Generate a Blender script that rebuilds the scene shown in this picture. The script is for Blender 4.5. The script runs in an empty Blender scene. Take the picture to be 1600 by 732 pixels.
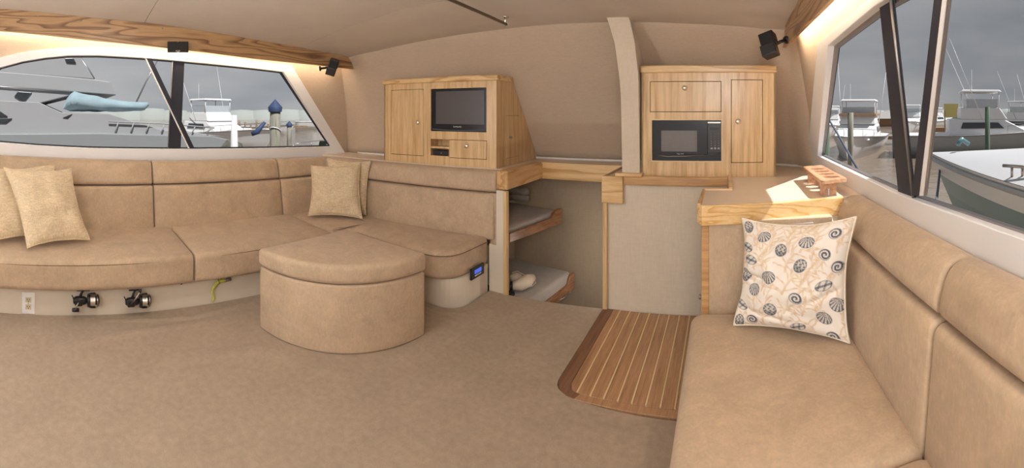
import bpy, bmesh, math, random
from mathutils import Vector, Matrix, noise
import numpy as np
random.seed(4)
S = bpy.context.scene
COL = S.collection
PI = math.pi

# ---------------------------------------------------------------- camera, sky, sun, exposure
F, XV, YV, H = 650.0, 1128.0, 175.0, 1.12        # cylinder focal in px, bow direction column, eye-level row, eye height
cam = bpy.data.cameras.new('camera'); cam.type = 'PANO'; cam.panorama_type = 'CENTRAL_CYLINDRICAL'
cam.central_cylindrical_range_u_min = (0 - XV) / F
cam.central_cylindrical_range_u_max = (1600 - XV) / F
cam.central_cylindrical_range_v_min = (YV - 732) / F
cam.central_cylindrical_range_v_max = YV / F
cam.central_cylindrical_radius = 1.0
cam.clip_start = 0.02; cam.clip_end = 600
camo = bpy.data.objects.new('camera', cam); COL.objects.link(camo)
camo.location = (0, 0, H); camo.rotation_euler = (PI / 2, 0, 0)
S.camera = camo
S.view_settings.view_transform = 'Standard'; S.view_settings.look = 'None'
S.view_settings.gamma = 1.0; S.view_settings.use_curve_mapping = False
S.view_settings.exposure = 0.76

w = bpy.data.worlds.new('sky'); S.world = w; w.use_nodes = True
nt = w.node_tree; nt.nodes.clear()
_o = nt.nodes.new('ShaderNodeOutputWorld'); _b = nt.nodes.new('ShaderNodeBackground')
_tc = nt.nodes.new('ShaderNodeTexCoord'); _mp = nt.nodes.new('ShaderNodeMapping'); _mp.inputs['Scale'].default_value = (1.2, 1.2, 4.5)
_nz = nt.nodes.new('ShaderNodeTexNoise'); _nz.inputs['Scale'].default_value = 2.2; _nz.inputs['Detail'].default_value = 6
_sp = nt.nodes.new('ShaderNodeSeparateXYZ')
_r = nt.nodes.new('ShaderNodeValToRGB'); _r.color_ramp.elements[0].color = (0.82, 0.83, 0.85, 1); _r.color_ramp.elements[1].color = (0.64, 0.69, 0.76, 1)
_r.color_ramp.elements[1].position = 0.7
_r2 = nt.nodes.new('ShaderNodeValToRGB'); _r2.color_ramp.elements[0].position = 0.35; _r2.color_ramp.elements[0].color = (0.80, 0.82, 0.84, 1)
_r2.color_ramp.elements[1].position = 0.65; _r2.color_ramp.elements[1].color = (1.12, 1.09, 1.06, 1)
_mx = nt.nodes.new('ShaderNodeMix'); _mx.data_type = 'RGBA'; _mx.blend_type = 'MULTIPLY'; _mx.inputs[0].default_value = 1.0
nt.links.new(_tc.outputs['Generated'], _sp.inputs[0]); nt.links.new(_sp.outputs['Z'], _r.inputs[0])
nt.links.new(_tc.outputs['Generated'], _mp.inputs[0]); nt.links.new(_mp.outputs[0], _nz.inputs['Vector'])
nt.links.new(_nz.outputs['Fac'], _r2.inputs[0])
_r3 = nt.nodes.new('ShaderNodeMapRange'); _r3.inputs[1].default_value = -1; _r3.inputs[2].default_value = 1; _r3.inputs[3].default_value = 1.45; _r3.inputs[4].default_value = 0.74
nt.links.new(_sp.outputs['X'], _r3.inputs[0]); nt.links.new(_r3.outputs[0], _b.inputs[1])
nt.links.new(_r.outputs[0], _mx.inputs[6]); nt.links.new(_r2.outputs[0], _mx.inputs[7])
nt.links.new(_mx.outputs[2], _b.inputs[0]); _b.inputs[1].default_value = 0.95
nt.links.new(_b.outputs[0], _o.inputs[0])

SUN_DIR = Vector((0.81, -0.11, 1.157)).normalized()      # towards the sun: starboard, slightly aft, about 55 degrees up
sl = bpy.data.lights.new('sun', 'SUN'); sl.energy = 16.0; sl.angle = math.radians(0.6); sl.color = (1.0, 0.97, 0.93)
so = bpy.data.objects.new('sun', sl); COL.objects.link(so)
so.rotation_euler = SUN_DIR.to_track_quat('Z', 'Y').to_euler(); so.location = (8, -1, 12)

def area(name, loc, target, size, sizey, energy, color):
    l = bpy.data.lights.new(name, 'AREA'); l.shape = 'RECTANGLE'; l.size = size; l.size_y = sizey; l.energy = energy; l.color = color
    o = bpy.data.objects.new(name, l); COL.objects.link(o); o.location = loc
    o.rotation_euler = (Vector(target) - Vector(loc)).to_track_quat('-Z', 'Y').to_euler()
    return o
# added fill lights, out of view: an aft area light and saloon point lights
area('added_aft_fill', (-1.9, -1.70, 1.05), (.6, 1.3, 0.85), 1.4, 1.0, 13, (0.88, 0.95, 1.0))
def point_fill(name, loc, e, r, c):
    l = bpy.data.lights.new(name, 'POINT'); l.energy = e; l.shadow_soft_size = r; l.color = c
    o = bpy.data.objects.new(name, l); COL.objects.link(o); o.location = loc
point_fill('added_saloon_fill', (.12, -.70, 1.4), 27, .25, (0.97, 0.985, 1.0))
point_fill('added_saloon_fill', (-1.3, .35, 1.60), 10, .10, (1.0, 0.96, 0.90))

# ---------------------------------------------------------------- helpers
def ray(x, y):
    p = (x - XV) / F
    return Vector((math.sin(p), math.cos(p), (YV - y) / F))
def at(x, y, X=None, Y=None, Z=None, R=None):
    """photo pixel -> the point where its view ray meets the plane X=, Y=, Z= or the distance R."""
    d = ray(x, y)
    if X is not None: t = X / d.x
    elif Y is not None: t = Y / d.y
    elif Z is not None: t = (Z - H) / d.z
    else: t = R
    return Vector((0, 0, H)) + d * t

def on_plane(x, y, p, n):
    d = ray(x, y); c = Vector((0, 0, H))
    t = (Vector(p) - c).dot(n) / d.dot(n)
    return c + d * t

def tag(o, label=None, cat=None, group=None, kind=None):
    if label: o['label'] = label
    if cat: o['category'] = cat
    if group: o['group'] = group
    if kind: o['kind'] = kind
    return o

def thing(name, loc, label, cat, group=None, kind=None):
    o = bpy.data.objects.new(name, None); o.empty_display_size = 0.05; COL.objects.link(o)
    o.location = loc
    return tag(o, label, cat, group, kind)

WL = {}   # world location of each object
def wloc(o):
    p = Vector((0, 0, 0))
    while o is not None: p += o.location; o = o.parent
    return p

class MB:
    """collects shapes in world coordinates, links them as ONE mesh object"""
    def __init__(s): s.v = []; s.f = []; s.sm = []
    def add(s, vs, fs, smooth=False):
        b = len(s.v); s.v += [Vector(v) for v in vs]
        for f in fs: s.f.append([b + i for i in f]); s.sm.append(smooth)
        return s
    def hexa(s, c):      # 8 corners: bottom 4 (ccw), top 4
        return s.add(c, [(3, 2, 1, 0), (4, 5, 6, 7), (0, 1, 5, 4), (1, 2, 6, 5), (2, 3, 7, 6), (3, 0, 4, 7)])
    def box(s, x0, x1, y0, y1, z0, z1):
        return s.hexa([(x0, y0, z0), (x1, y0, z0), (x1, y1, z0), (x0, y1, z0), (x0, y0, z1), (x1, y0, z1), (x1, y1, z1), (x0, y1, z1)])
    def obox(s, c, e1, e2, e3, a, b, d):   # centre, axes, half sizes
        c = Vector(c); e1 = Vector(e1).normalized() * a; e2 = Vector(e2).normalized() * b; e3 = Vector(e3).normalized() * d
        return s.hexa([c - e1 - e2 - e3, c + e1 - e2 - e3, c + e1 + e2 - e3, c - e1 + e2 - e3, c - e1 - e2 + e3, c + e1 - e2 + e3, c + e1 + e2 + e3, c - e1 + e2 + e3])
    def prism(s, pts, vec):
        n = len(pts); vec = Vector(vec); a = [Vector(p) for p in pts]
        return s.add(a + [p + vec for p in a], [tuple(range(n))[::-1], tuple(range(n, 2 * n))] + [(i, (i + 1) % n, n + (i + 1) % n, n + i) for i in range(n)])
    def tube(s, path, r, n=8, cap=True, closed=False):
        P = [Vector(p) for p in path]; m = len(P); rs = r if isinstance(r, (list, tuple)) else [r] * m
        vs = []; prev = None
        for i, p in enumerate(P):
            if closed: t = P[(i + 1) % m] - P[i - 1]
            else: t = P[min(i + 1, m - 1)] - P[max(i - 1, 0)]
            t.normalize()
            if prev is None:
                u = t.cross(Vector((0, 0, 1)));
                if u.length < 0.01: u = t.cross(Vector((1, 0, 0)))
            else: u = prev - t * prev.dot(t)
            u.normalize(); prev = u; v = t.cross(u)
            for k in range(n):
                a = 2 * PI * k / n; vs.append(p + (u * math.cos(a) + v * math.sin(a)) * rs[i])
        fs = [(i * n + k, i * n + (k + 1) % n, (i + 1) * n + (k + 1) % n, (i + 1) * n + k) for i in range(m - 1) for k in range(n)]
        if closed: fs += [((m - 1) * n + k, (m - 1) * n + (k + 1) % n, (k + 1) % n, k) for k in range(n)]
        elif cap: fs += [tuple(range(n))[::-1], tuple((m - 1) * n + k for k in range(n))]
        return s.add(vs, fs, True)
    def lathe(s, prof, c, axis=(0, 0, 1), n=24):   # prof: (r, h)
        ax = Vector(axis).normalized(); u = ax.cross(Vector((0, 0, 1)))
        if u.length < 0.05: u = ax.cross(Vector((1, 0, 0)))
        u.normalize(); v = ax.cross(u); c = Vector(c); vs = []
        for r, h in prof:
            for k in range(n):
                a = 2 * PI * k / n; vs.append(c + ax * h + (u * math.cos(a) + v * math.sin(a)) * max(r, 1e-5))
        m = len(prof)
        fs = [(i * n + k, i * n + (k + 1) % n, (i + 1) * n + (k + 1) % n, (i + 1) * n + k) for i in range(m - 1) for k in range(n)]
        return s.add(vs, fs, True)
    def build(s, name, mat, parent=None, loc=None, bevel=0, seg=2, flip=False, auto=None):
        me = bpy.data.meshes.new(name); o = bpy.data.objects.new(name, me); COL.objects.link(o)
        if parent is not None: o.parent = parent; base = wloc(parent) + (Vector(loc) - wloc(parent) if loc is not None else Vector((0, 0, 0)))
        else: base = Vector(loc) if loc is not None else Vector((0, 0, 0))
        if loc is not None: o.location = base - (wloc(parent) if parent else Vector((0, 0, 0)))
        me.from_pydata([tuple(v - base) for v in s.v], [], s.f)
        me.polygons.foreach_set('use_smooth', s.sm)
        bm = bmesh.new(); bm.from_mesh(me); bmesh.ops.recalc_face_normals(bm, faces=bm.faces); bm.to_mesh(me); bm.free()
        if mat: me.materials.append(mat)
        if bevel:
            m = o.modifiers.new('bevel', 'BEVEL'); m.width = bevel; m.segments = seg; m.limit_method = 'ANGLE'; m.angle_limit = math.radians(35); m.harden_normals = False
        return o

def sheet(outer, holes, depth, mapf):
    """flat plate with holes; mapf(u, v, w) puts it in the world"""
    cu = bpy.data.curves.new('tmp', 'CURVE'); cu.dimensions = '2D'; cu.fill_mode = 'BOTH'; cu.extrude = depth / 2
    for pts in [outer] + list(holes):
        sp = cu.splines.new('POLY'); sp.points.add(len(pts) - 1)
        for i, p in enumerate(pts): sp.points[i].co = (p[0], p[1], 0, 1)
        sp.use_cyclic_u = True
    o = bpy.data.objects.new('tmp', cu); me = bpy.data.meshes.new_from_object(o)
    vs = [mapf(v.co.x, v.co.y, v.co.z) for v in me.vertices]; fs = [tuple(p.vertices) for p in me.polygons]
    bpy.data.objects.remove(o); bpy.data.curves.remove(cu); bpy.data.meshes.remove(me)
    bm = bmesh.new(); V = [bm.verts.new(v) for v in vs]
    for f in fs:
        try: bm.faces.new([V[i] for i in f])
        except ValueError: pass
    bmesh.ops.remove_doubles(bm, verts=bm.verts, dist=1e-5); bm.verts.index_update()
    mb = MB(); mb.add([v.co.copy() for v in bm.verts], [tuple(v.index for v in f.verts) for f in bm.faces]); bm.free()
    return mb

def round_poly(pts, rads, n=6):
    out = []; m = len(pts)
    for i, p in enumerate(pts):
        r = rads[i] if isinstance(rads, (list, tuple)) else rads
        p = Vector((p[0], p[1])); a = Vector(pts[i - 1][:2]) - p; b = Vector(pts[(i + 1) % m][:2]) - p
        if r < 1e-4: out.append((p.x, p.y)); continue
        la, lb = a.length, b.length; a.normalize(); b.normalize()
        ang = a.angle(b); d = min(r / math.tan(ang / 2), la * .49, lb * .49)
        s_, e = p + a * d, p + b * d
        for k in range(n + 1):
            t = k / n; q = s_ * (1 - t) ** 2 + p * 2 * t * (1 - t) + e * t * t; out.append((q.x, q.y))
    return out

def slab(poly, z0, z1, r, bulge=0.0, mb=None, under=True, zf=None):
    """cushion of any plan with rounded top and bottom edges"""
    mb = mb or MB(); P0_ = [Vector(p) for p in poly]; P = []
    for i, p in enumerate(P0_):
        q = P0_[(i + 1) % len(P0_)]; k = max(1, int((q - p).length / .04))
        P += [p.lerp(q, j / k) for j in range(k)]
    n = len(P)
    area2 = sum(P[i].x * P[(i + 1) % n].y - P[(i + 1) % n].x * P[i].y for i in range(n))
    if area2 < 0: P.reverse()
    nr = []
    for i in range(n):
        t = (P[(i + 1) % n] - P[i - 1]).normalized(); nr.append(Vector((t.y, -t.x)))
    cen = sum(P, Vector((0, 0))) / n
    rings = []
    K = 5
    for k in range(K + 1):
        a = PI / 2 * k / K; rings.append((r * (1 - math.sin(a)), z0 + r * (1 - math.cos(a)) if False else z0 + r - r * math.cos(a)))
    for k in range(K + 1):
        a = PI / 2 * k / K; rings.append((r * (1 - math.cos(a)), z1 - r + r * math.sin(a)))
    vs = []
    for ins, z in rings:
        for i in range(n): q = P[i] - nr[i] * ins; vs.append((q.x, q.y, z))
    m = len(rings)
    fs = [(i * n + k, i * n + (k + 1) % n, (i + 1) * n + (k + 1) % n, (i + 1) * n + k) for i in range(m - 1) for k in range(n)]
    # top: shrink towards the centre
    last = m - 1
    for j, s_ in enumerate((.92, .8, .6, .3)):
        for i in range(n):
            q = P[i] - nr[i] * r; q = cen + (q - cen) * s_; vs.append((q.x, q.y, z1 + bulge * (1 - s_ ** 2)))
        a0 = last * n if j == 0 else (m + j - 1) * n; b0 = (m + j) * n
        fs += [(a0 + k, a0 + (k + 1) % n, b0 + (k + 1) % n, b0 + k) for k in range(n)]
    vs.append((cen.x, cen.y, z1 + bulge)); c = len(vs) - 1; b0 = (m + 3) * n
    fs += [(b0 + k, b0 + (k + 1) % n, c) for k in range(n)]
    fs.append(tuple(range(n))[::-1])
    if zf: vs = [(x, y, z + zf(x, y)) for x, y, z in vs]
    return mb.add(vs, fs, True)

def cushion(c8, r=0.03, bulge=(0, 0, 0), mb=None, n=7):
    """rounded box mapped onto 8 corners (bottom 4 ccw: 00,10,11,01 then top 4)"""
    mb = mb or MB(); c8 = [Vector(c) for c in c8]
    L = [(c8[1] - c8[0]).length, (c8[3] - c8[0]).length, (c8[4] - c8[0]).length]
    rr = r if isinstance(r, tuple) else (r, r, r); rr = [min(q, l * .49) for q, l in zip(rr, L)]
    def coords(l, r):
        hh = l / 2; e = [hh - r + r * math.sin(PI / 2 * k / 4) for k in range(0, 5)]
        inner = [(-1 + 2 * k / n) * (hh - r) for k in range(1, n)]
        return [-q for q in e[::-1]] + inner + e
    A = [coords(l, q) for l, q in zip(L, rr)]
    def tri(p):
        u, v, w_ = [(p[i] / L[i]) + .5 for i in range(3)]
        b = (c8[0] * (1 - u) + c8[1] * u) * (1 - v) + (c8[3] * (1 - u) + c8[2] * u) * v
        t = (c8[4] * (1 - u) + c8[5] * u) * (1 - v) + (c8[7] * (1 - u) + c8[6] * u) * v
        return b * (1 - w_) + t * w_
    idx = {}; vs = []; fs = []
    def vert(i, j, k):
        if (i, j, k) in idx: return idx[(i, j, k)]
        P = [A[0][i], A[1][j], A[2][k]]; core = [max(-(L[q] / 2 - rr[q]), min(L[q] / 2 - rr[q], P[q])) for q in range(3)]
        d = Vector([(P[q] - core[q]) / rr[q] for q in range(3)])
        if d.length > 1e-9:
            d.normalize(); Q = [core[q] + rr[q] * d[q] for q in range(3)]
        else: Q = P
        for q in range(3):
            if bulge[q]:
                a, b = [t for t in range(3) if t != q]
                g = max(0, 1 - (2 * Q[a] / L[a]) ** 2) * max(0, 1 - (2 * Q[b] / L[b]) ** 2)
                s_ = 2 * Q[q] / L[q]; Q[q] += bulge[q] * g ** .6 * s_
        vs.append(tri(Q)); idx[(i, j, k)] = len(vs) - 1; return len(vs) - 1
    N = [len(a) - 1 for a in A]
    for q in range(3):
        a, b = [t for t in range(3) if t != q]
        for side in (0, N[q]):
            for i in range(N[a]):
                for j in range(N[b]):
                    def mk(x, y):
                        t = [0, 0, 0]; t[q] = side; t[a] = x; t[b] = y; return vert(*t)
                    fs.append((mk(i, j), mk(i + 1, j), mk(i + 1, j + 1), mk(i, j + 1)))
    return mb.add(vs, fs, True)

# ---------------------------------------------------------------- materials
def lin(c):
    return tuple(((x / 255) / 12.92 if x / 255 <= .04045 else ((x / 255 + .055) / 1.055) ** 2.4) for x in c) + (1,)
MATS = {}
def base_mat(name, rough=.5, spec=.5, metal=0):
    m = bpy.data.materials.new(name); m.use_nodes = True
    b = m.node_tree.nodes['Principled BSDF']; b.inputs['Roughness'].default_value = rough
    b.inputs['Metallic'].default_value = metal; b.inputs['Specular IOR Level'].default_value = spec
    return m, m.node_tree, b
def tex(ntx, scale=(1, 1, 1), kind='Object'):
    tc = ntx.nodes.new('ShaderNodeTexCoord'); mp = ntx.nodes.new('ShaderNodeMapping'); mp.inputs['Scale'].default_value = scale
    ntx.links.new(tc.outputs[kind], mp.inputs[0]); return mp.outputs[0]
def noisen(ntx, vec, scale, detail=4, rough=.55, dist=0):
    n = ntx.nodes.new('ShaderNodeTexNoise'); n.inputs['Scale'].default_value = scale; n.inputs['Detail'].default_value = detail
    n.inputs['Roughness'].default_value = rough; n.inputs['Distortion'].default_value = dist
    ntx.links.new(vec, n.inputs['Vector']); return n.outputs['Fac']
def ramp(ntx, fac, stops):
    r = ntx.nodes.new('ShaderNodeValToRGB'); e = r.color_ramp.elements
    while len(e) < len(stops): e.new(.5)
    for i, (p, c) in enumerate(stops): e[i].position = p; e[i].color = c
    ntx.links.new(fac, r.inputs[0]); return r.outputs[0]
def mixc(ntx, a, b, fac=.5, mode='MIX'):
    m = ntx.nodes.new('ShaderNodeMix'); m.data_type = 'RGBA'; m.blend_type = mode
    if isinstance(fac, (int, float)): m.inputs[0].default_value = fac
    else: ntx.links.new(fac, m.inputs[0])
    for s_, v in ((6, a), (7, b)):
        if isinstance(v, tuple): m.inputs[s_].default_value = v
        else: ntx.links.new(v, m.inputs[s_])
    return m.outputs[2]
def bump(ntx, b, fac, strength=.2, dist=.002):
    n = ntx.nodes.new('ShaderNodeBump'); n.inputs['Strength'].default_value = strength; n.inputs['Distance'].default_value = dist
    ntx.links.new(fac, n.inputs['Height']); ntx.links.new(n.outputs[0], b.inputs['Normal'])

def plain(name, rgb, rough=.5, spec=.4, metal=0, var=.06, nscale=12, bmp=0, bscale=200, coat=0):
    m, t, b = base_mat(name, rough, spec, metal); c = lin(rgb)
    v = tex(t); f = noisen(t, v, nscale, 4)
    lo = tuple(x * (1 - var) for x in c[:3]) + (1,); hi = tuple(min(1, x * (1 + var)) for x in c[:3]) + (1,)
    t.links.new(ramp(t, f, [(.3, lo), (.7, hi)]), b.inputs['Base Color'])
    if bmp: bump(t, b, noisen(t, v, bscale, 2), bmp, .001)
    if coat: b.inputs['Coat Weight'].default_value = coat; b.inputs['Coat Roughness'].default_value = .15
    return m
def suede(name, rgb, k=1.0):
    m, t, b = base_mat(name, .62, .3); c = lin(rgb); v = tex(t)
    f1 = noisen(t, v, 9, 6, .65, .6); f2 = noisen(t, v, 46, 5, .65, .9); f3 = noisen(t, tex(t, (1, 1, .35)), 120, 3, .6)
    lo = tuple(x * (1 - .12 * k) for x in c[:3]) + (1,); hi = tuple(min(1, x * (1 + .11 * k)) for x in c[:3]) + (1,)
    a = ramp(t, f1, [(.32, lo), (.68, hi)])
    streak = ramp(t, f2, [(.45, (1, 1, 1, 1)), (.62, (1.10, 1.09, 1.07, 1)), (.75, (1.24, 1.22, 1.18, 1))])
    a = mixc(t, a, streak, .8, 'MULTIPLY')
    gr = ramp(t, f3, [(.3, (.94, .94, .94, 1)), (.7, (1.05, 1.05, 1.05, 1))]); a = mixc(t, a, gr, 1.0, 'MULTIPLY')
    t.links.new(a, b.inputs['Base Color']); bump(t, b, f2, .22, .002)
    b.inputs['Sheen Weight'].default_value = .12; b.inputs['Sheen Roughness'].default_value = .5
    return m
def wood(name, rgb, dark, axis='z', scale=1.0, contrast=.5, cath=False, rough=.35, coat=.3):
    """axis: direction of the grain; coordinates along it are squeezed"""
    m, t, b = base_mat(name, rough, .45)
    k = {'x': (0.06, 1, 1), 'y': (1, 0.06, 1), 'z': (1, 1, 0.06)}[axis]
    v = tex(t, tuple(q * scale for q in k))
    a, d = lin(rgb), lin(dark)
    f = noisen(t, v, 42, 5, .6); fine = noisen(t, v, 190, 3, .6)
    col = ramp(t, f, [(.34, d), (.5, mixl(a, d, .35)), (.64, a)]) if not cath else None
    if cath:
        k2 = {'x': (.11, 1, 1), 'y': (1, .11, 1), 'z': (1, 1, .11)}[axis]
        v2 = tex(t, tuple(q * scale for q in k2))
        n = t.nodes.new('ShaderNodeTexNoise'); n.inputs['Scale'].default_value = 7; n.inputs['Detail'].default_value = 2.5; n.inputs['Roughness'].default_value = .45
        t.links.new(v2, n.inputs['Vector'])
        mt = t.nodes.new('ShaderNodeMath'); mt.operation = 'MULTIPLY'; mt.inputs[1].default_value = 15.0 if 'valance' in name else 10.0; t.links.new(n.outputs['Fac'], mt.inputs[0])
        fr = t.nodes.new('ShaderNodeMath'); fr.operation = 'FRACT'; t.links.new(mt.outputs[0], fr.inputs[0])
        col = ramp(t, fr.outputs[0], [(.0, mixl(a, d, .15)), (.45, a), (.72, mixl(a, d, .55)), (.93, d), (1.0, mixl(a, d, .2))])
    fl = tuple([1 - .14 * contrast] * 3) + (1,); fh = tuple([1 + .08 * contrast] * 3) + (1,)
    col = mixc(t, col, ramp(t, fine, [(.35, fl), (.65, fh)]), 1.0, 'MULTIPLY')
    t.links.new(col, b.inputs['Base Color']); bump(t, b, fine, .08, .001)
    b.inputs['Coat Weight'].default_value = coat; b.inputs['Coat Roughness'].default_value = .18
    return m
def mixl(a, b, k): return tuple(a[i] * (1 - k) + b[i] * k for i in range(3)) + (1,)
def weave(name, rgb, sx=260, amp=.2, rough=.85, big=.06):
    m, t, b = base_mat(name, rough, .2); c = lin(rgb)
    f1 = noisen(t, tex(t, (1, 1, .12)), sx, 2, .6); f2 = noisen(t, tex(t, (.12, .12, 1)), sx, 2, .6); f3 = noisen(t, tex(t), 5, 3)
    lo = (1 - amp,) * 3 + (1,); hi = (1 + amp,) * 3 + (1,)
    col = mixc(t, c, ramp(t, f1, [(.3, lo), (.7, hi)]), 1.0, 'MULTIPLY')
    col = mixc(t, col, ramp(t, f2, [(.3, lo), (.7, hi)]), .8, 'MULTIPLY')
    col = mixc(t, col, ramp(t, f3, [(.3, (1 - big,) * 3 + (1,)), (.7, (1 + big,) * 3 + (1,))]), 1.0, 'MULTIPLY')
    t.links.new(col, b.inputs['Base Color']); bump(t, b, f1, .3, .001); b.inputs['Sheen Weight'].default_value = .1
    return m
def metal(name, rgb, rough=.2): return plain(name, rgb, rough, .5, 1.0, .03)
def emit(name, rgb, strength):
    m = bpy.data.materials.new(name); m.use_nodes = True; t = m.node_tree; t.nodes.clear()
    e = t.nodes.new('ShaderNodeEmission'); o = t.nodes.new('ShaderNodeOutputMaterial')
    e.inputs[0].default_value = lin(rgb); e.inputs[1].default_value = strength; t.links.new(e.outputs[0], o.inputs[0]); return m
def tinted(name, col):
    m = bpy.data.materials.new(name); m.use_nodes = True; t = m.node_tree; t.nodes.clear()
    o = t.nodes.new('ShaderNodeOutputMaterial'); tr = t.nodes.new('ShaderNodeBsdfTransparent'); g = t.nodes.new('ShaderNodeBsdfGlossy')
    mx = t.nodes.new('ShaderNodeMixShader'); mx.inputs[0].default_value = .006
    tr.inputs[0].default_value = col + (1,); g.inputs['Roughness'].default_value = .3
    t.links.new(tr.outputs[0], mx.inputs[1]); t.links.new(g.outputs[0], mx.inputs[2]); t.links.new(mx.outputs[0], o.inputs[0])
    return m

M = dict(
    suede=suede('tan_suede', (190, 167, 141)), suede_dark=suede('seam_suede', (120, 88, 62)),
    oak=wood('light_oak_upright_grain', (226, 194, 146), (196, 158, 108), 'z', 1.0, .6),
    oak_x=wood('light_oak_long_grain', (228, 194, 142), (190, 146, 92), 'x', .9, .7, True),
    oak_y=wood('light_oak_fore_and_aft_grain', (216, 178, 126), (184, 138, 86), 'y', .9, .7, True),
    oak_rail=wood('honey_oak_rail', (208, 166, 116), (176, 130, 84), 'x', 1.2, .6),
    oak_val=wood('brown_oak_valance', (184, 148, 106), (120, 84, 58), 'y', .9, .8, True, .4, .2),
    oak_bunk=wood('brown_oak_bunk_rail', (150, 108, 76), (110, 72, 48), 'y', 1.0, .8),
    pine=wood('pale_striped_oak', (236, 202, 148), (212, 162, 96), 'x', 2.0, .6, True),
    teak=wood('teak_plank', (190, 148, 110), (160, 120, 86), 'y', 1.3, .9, False, .45, .1),
    teak_dark=wood('dark_teak_border', (138, 100, 76), (114, 80, 60), 'y', 1.3, .7, False, .45, .1),
    holly=wood('pale_holly_strip', (234, 206, 164), (220, 188, 142), 'y', 1.0, .3, False, .5, .1),
    rackwood=wood('reddish_teak_rack', (216, 172, 136), (184, 130, 94), 'y', 1.4, .7, False, .4, .15),
    carpet=weave('taupe_boat_carpet', (168, 150, 130), 300, .1, .95, .05),
    vinyl=weave('cream_wall_vinyl', (214, 201, 182), 170, .035, .75, .03),
    wallfab=weave('beige_front_wall_fabric', (198, 180, 160), 200, .05, .9, .03),
    ceil=plain('pinkish_beige_headliner', (218, 209, 200), .85, .2, 0, .03, 6, .15, 300),
    cream=plain('cream_gelcoat', (222, 211, 194), .45, .4, 0, .03, 5),
    white=plain('white_window_frame_paint', (248, 249, 252), .35, .5, 0, .02, 6),
    bead=plain('white_bead', (238, 234, 228), .4),
    counter=plain('beige_laminate_counter', (222, 204, 184), .4, .4, 0, .03, 8),
    dark=plain('dark_mullion', (60, 62, 72), .6, .2), darkwood=plain('black_gap', (40, 34, 30), .8),
    grey=plain('grey_aluminium', (150, 146, 146), .35, .5, .6),
    black=plain('black_plastic', (30, 29, 31), .35, .5, 0, .05), blackgloss=plain('glossy_black_plastic', (30, 30, 35), .22, .35, 0, .1, 20),
    screen=plain('dark_grey_screen', (84, 79, 80), .3, .5, 0, .03, 3), mesh=plain('grey_oven_door_mesh', (112, 106, 104), .35, .5, 0, .05, 30),
    chrome=metal('chrome', (225, 222, 216), .12), brass=metal('nickel_knob', (240, 232, 220), .32), steel=metal('brushed_steel', (170, 165, 158), .3),
    burlap=weave('straw_coloured_burlap', (216, 196, 164), 230, .16, .9, .05),
    mattress=weave('grey_mattress_ticking', (158, 151, 145), 160, .06, .9, .04),
    cabin=weave('greige_cabin_vinyl', (160, 144, 124), 170, .05, .85, .03),
    plate=plain('white_outlet_plate', (242, 240, 238), .4), ivory=plain('ivory_socket', (214, 204, 176), .4),
    lime=plain('yellow_green_rubber', (206, 206, 92), .45, .5, 0, .15, 60), smoke=plain('smoky_grey_rubber', (110, 100, 92), .4),
    paper=plain('pale_grey_folder', (200, 196, 196), .5), label=plain('white_print', (205, 205, 208), .6),
    led=emit('warm_led_strip', (255, 230, 196), 27.0), lcd=emit('blue_display', (90, 110, 220), .6),
    glass_l=tinted('tinted_port_glass', (.204, .208, .211)), glass_r=tinted('tinted_starboard_glass', (.250, .252, .256)),
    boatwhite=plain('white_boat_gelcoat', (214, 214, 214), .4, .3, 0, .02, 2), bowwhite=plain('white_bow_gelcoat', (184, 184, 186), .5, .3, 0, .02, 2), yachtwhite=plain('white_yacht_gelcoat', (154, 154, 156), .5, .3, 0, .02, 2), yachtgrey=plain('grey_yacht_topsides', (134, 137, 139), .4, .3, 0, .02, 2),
    boatgrey=plain('grey_boat_topsides', (150, 154, 155), .35, .3, 0, .03, 2),
    boatteal=plain('teal_boat_topsides', (92, 128, 132), .25, .5, 0, .05, 2), boatdark=plain('dark_boat_window', (52, 56, 60), .15, .6),
    canvas=plain('grey_blue_boat_cover', (142, 162, 170), .8, .2, 0, .12, 4, .4, 8), tan=plain('tan_canvas', (150, 118, 90), .8), navy=plain('navy_cap', (52, 66, 100), .6),
    pile=wood('weathered_piling', (150, 146, 134), (104, 104, 92), 'z', .6, .8, False, .9, 0), pilegreen=wood('green_treated_piling', (92, 110, 96), (66, 84, 70), 'z', .6, .8, False, .9, 0),
    dock=wood('weathered_dock_plank', (150, 128, 104), (112, 92, 74), 'y', .3, .8, False, .9, 0), rope=plain('blue_grey_rope', (92, 100, 116), .9),
    yellow=plain('faded_yellow_board', (196, 184, 120), .8), rock=plain('dark_rubble', (92, 92, 84), .9, .2, 0, .3, 5), roof=plain('grey_shed_roof', (140, 136, 134), .8),
)
def water_mat():
    m, t, b = base_mat('harbour_water', .12, .5); b.inputs['Base Color'].default_value = lin((128, 114, 100))
    n = noisen(t, tex(t, (1, 1, 1)), 1.3, 5, .6, .4); bump(t, b, n, .35, .12); return m
M['water'] = water_mat()

# ---------------------------------------------------------------- the setting
def wx(side, z):       # both cabin sides lean inboard towards the roof
    return -3.0 + .2857 * (z - .85) if side < 0 else .59 - .2857 * (z - .85)
def on_wall(side, x, y, off=0):
    a, b = (-3.2428 - off, .2857) if side < 0 else (.8328 + off, -.2857)
    d = ray(x, y); t = (a + b * H) / (d.x - b * d.z)
    p = Vector((0, 0, H)) + d * t; return (p.y, p.z)
def edge_z(Y):         # ceiling height along both valances
    return float(np.interp(Y, [-1.7, -.46, .15, .61, 1.34, 2.18, 2.5], [1.84, 1.79, 1.72, 1.69, 1.625, 1.565, 1.55]))
def ceil_z(X, Y):
    u = (X + 1.19) / 1.62
    return edge_z(Y) + .095 * (1 - u * u)

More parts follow.
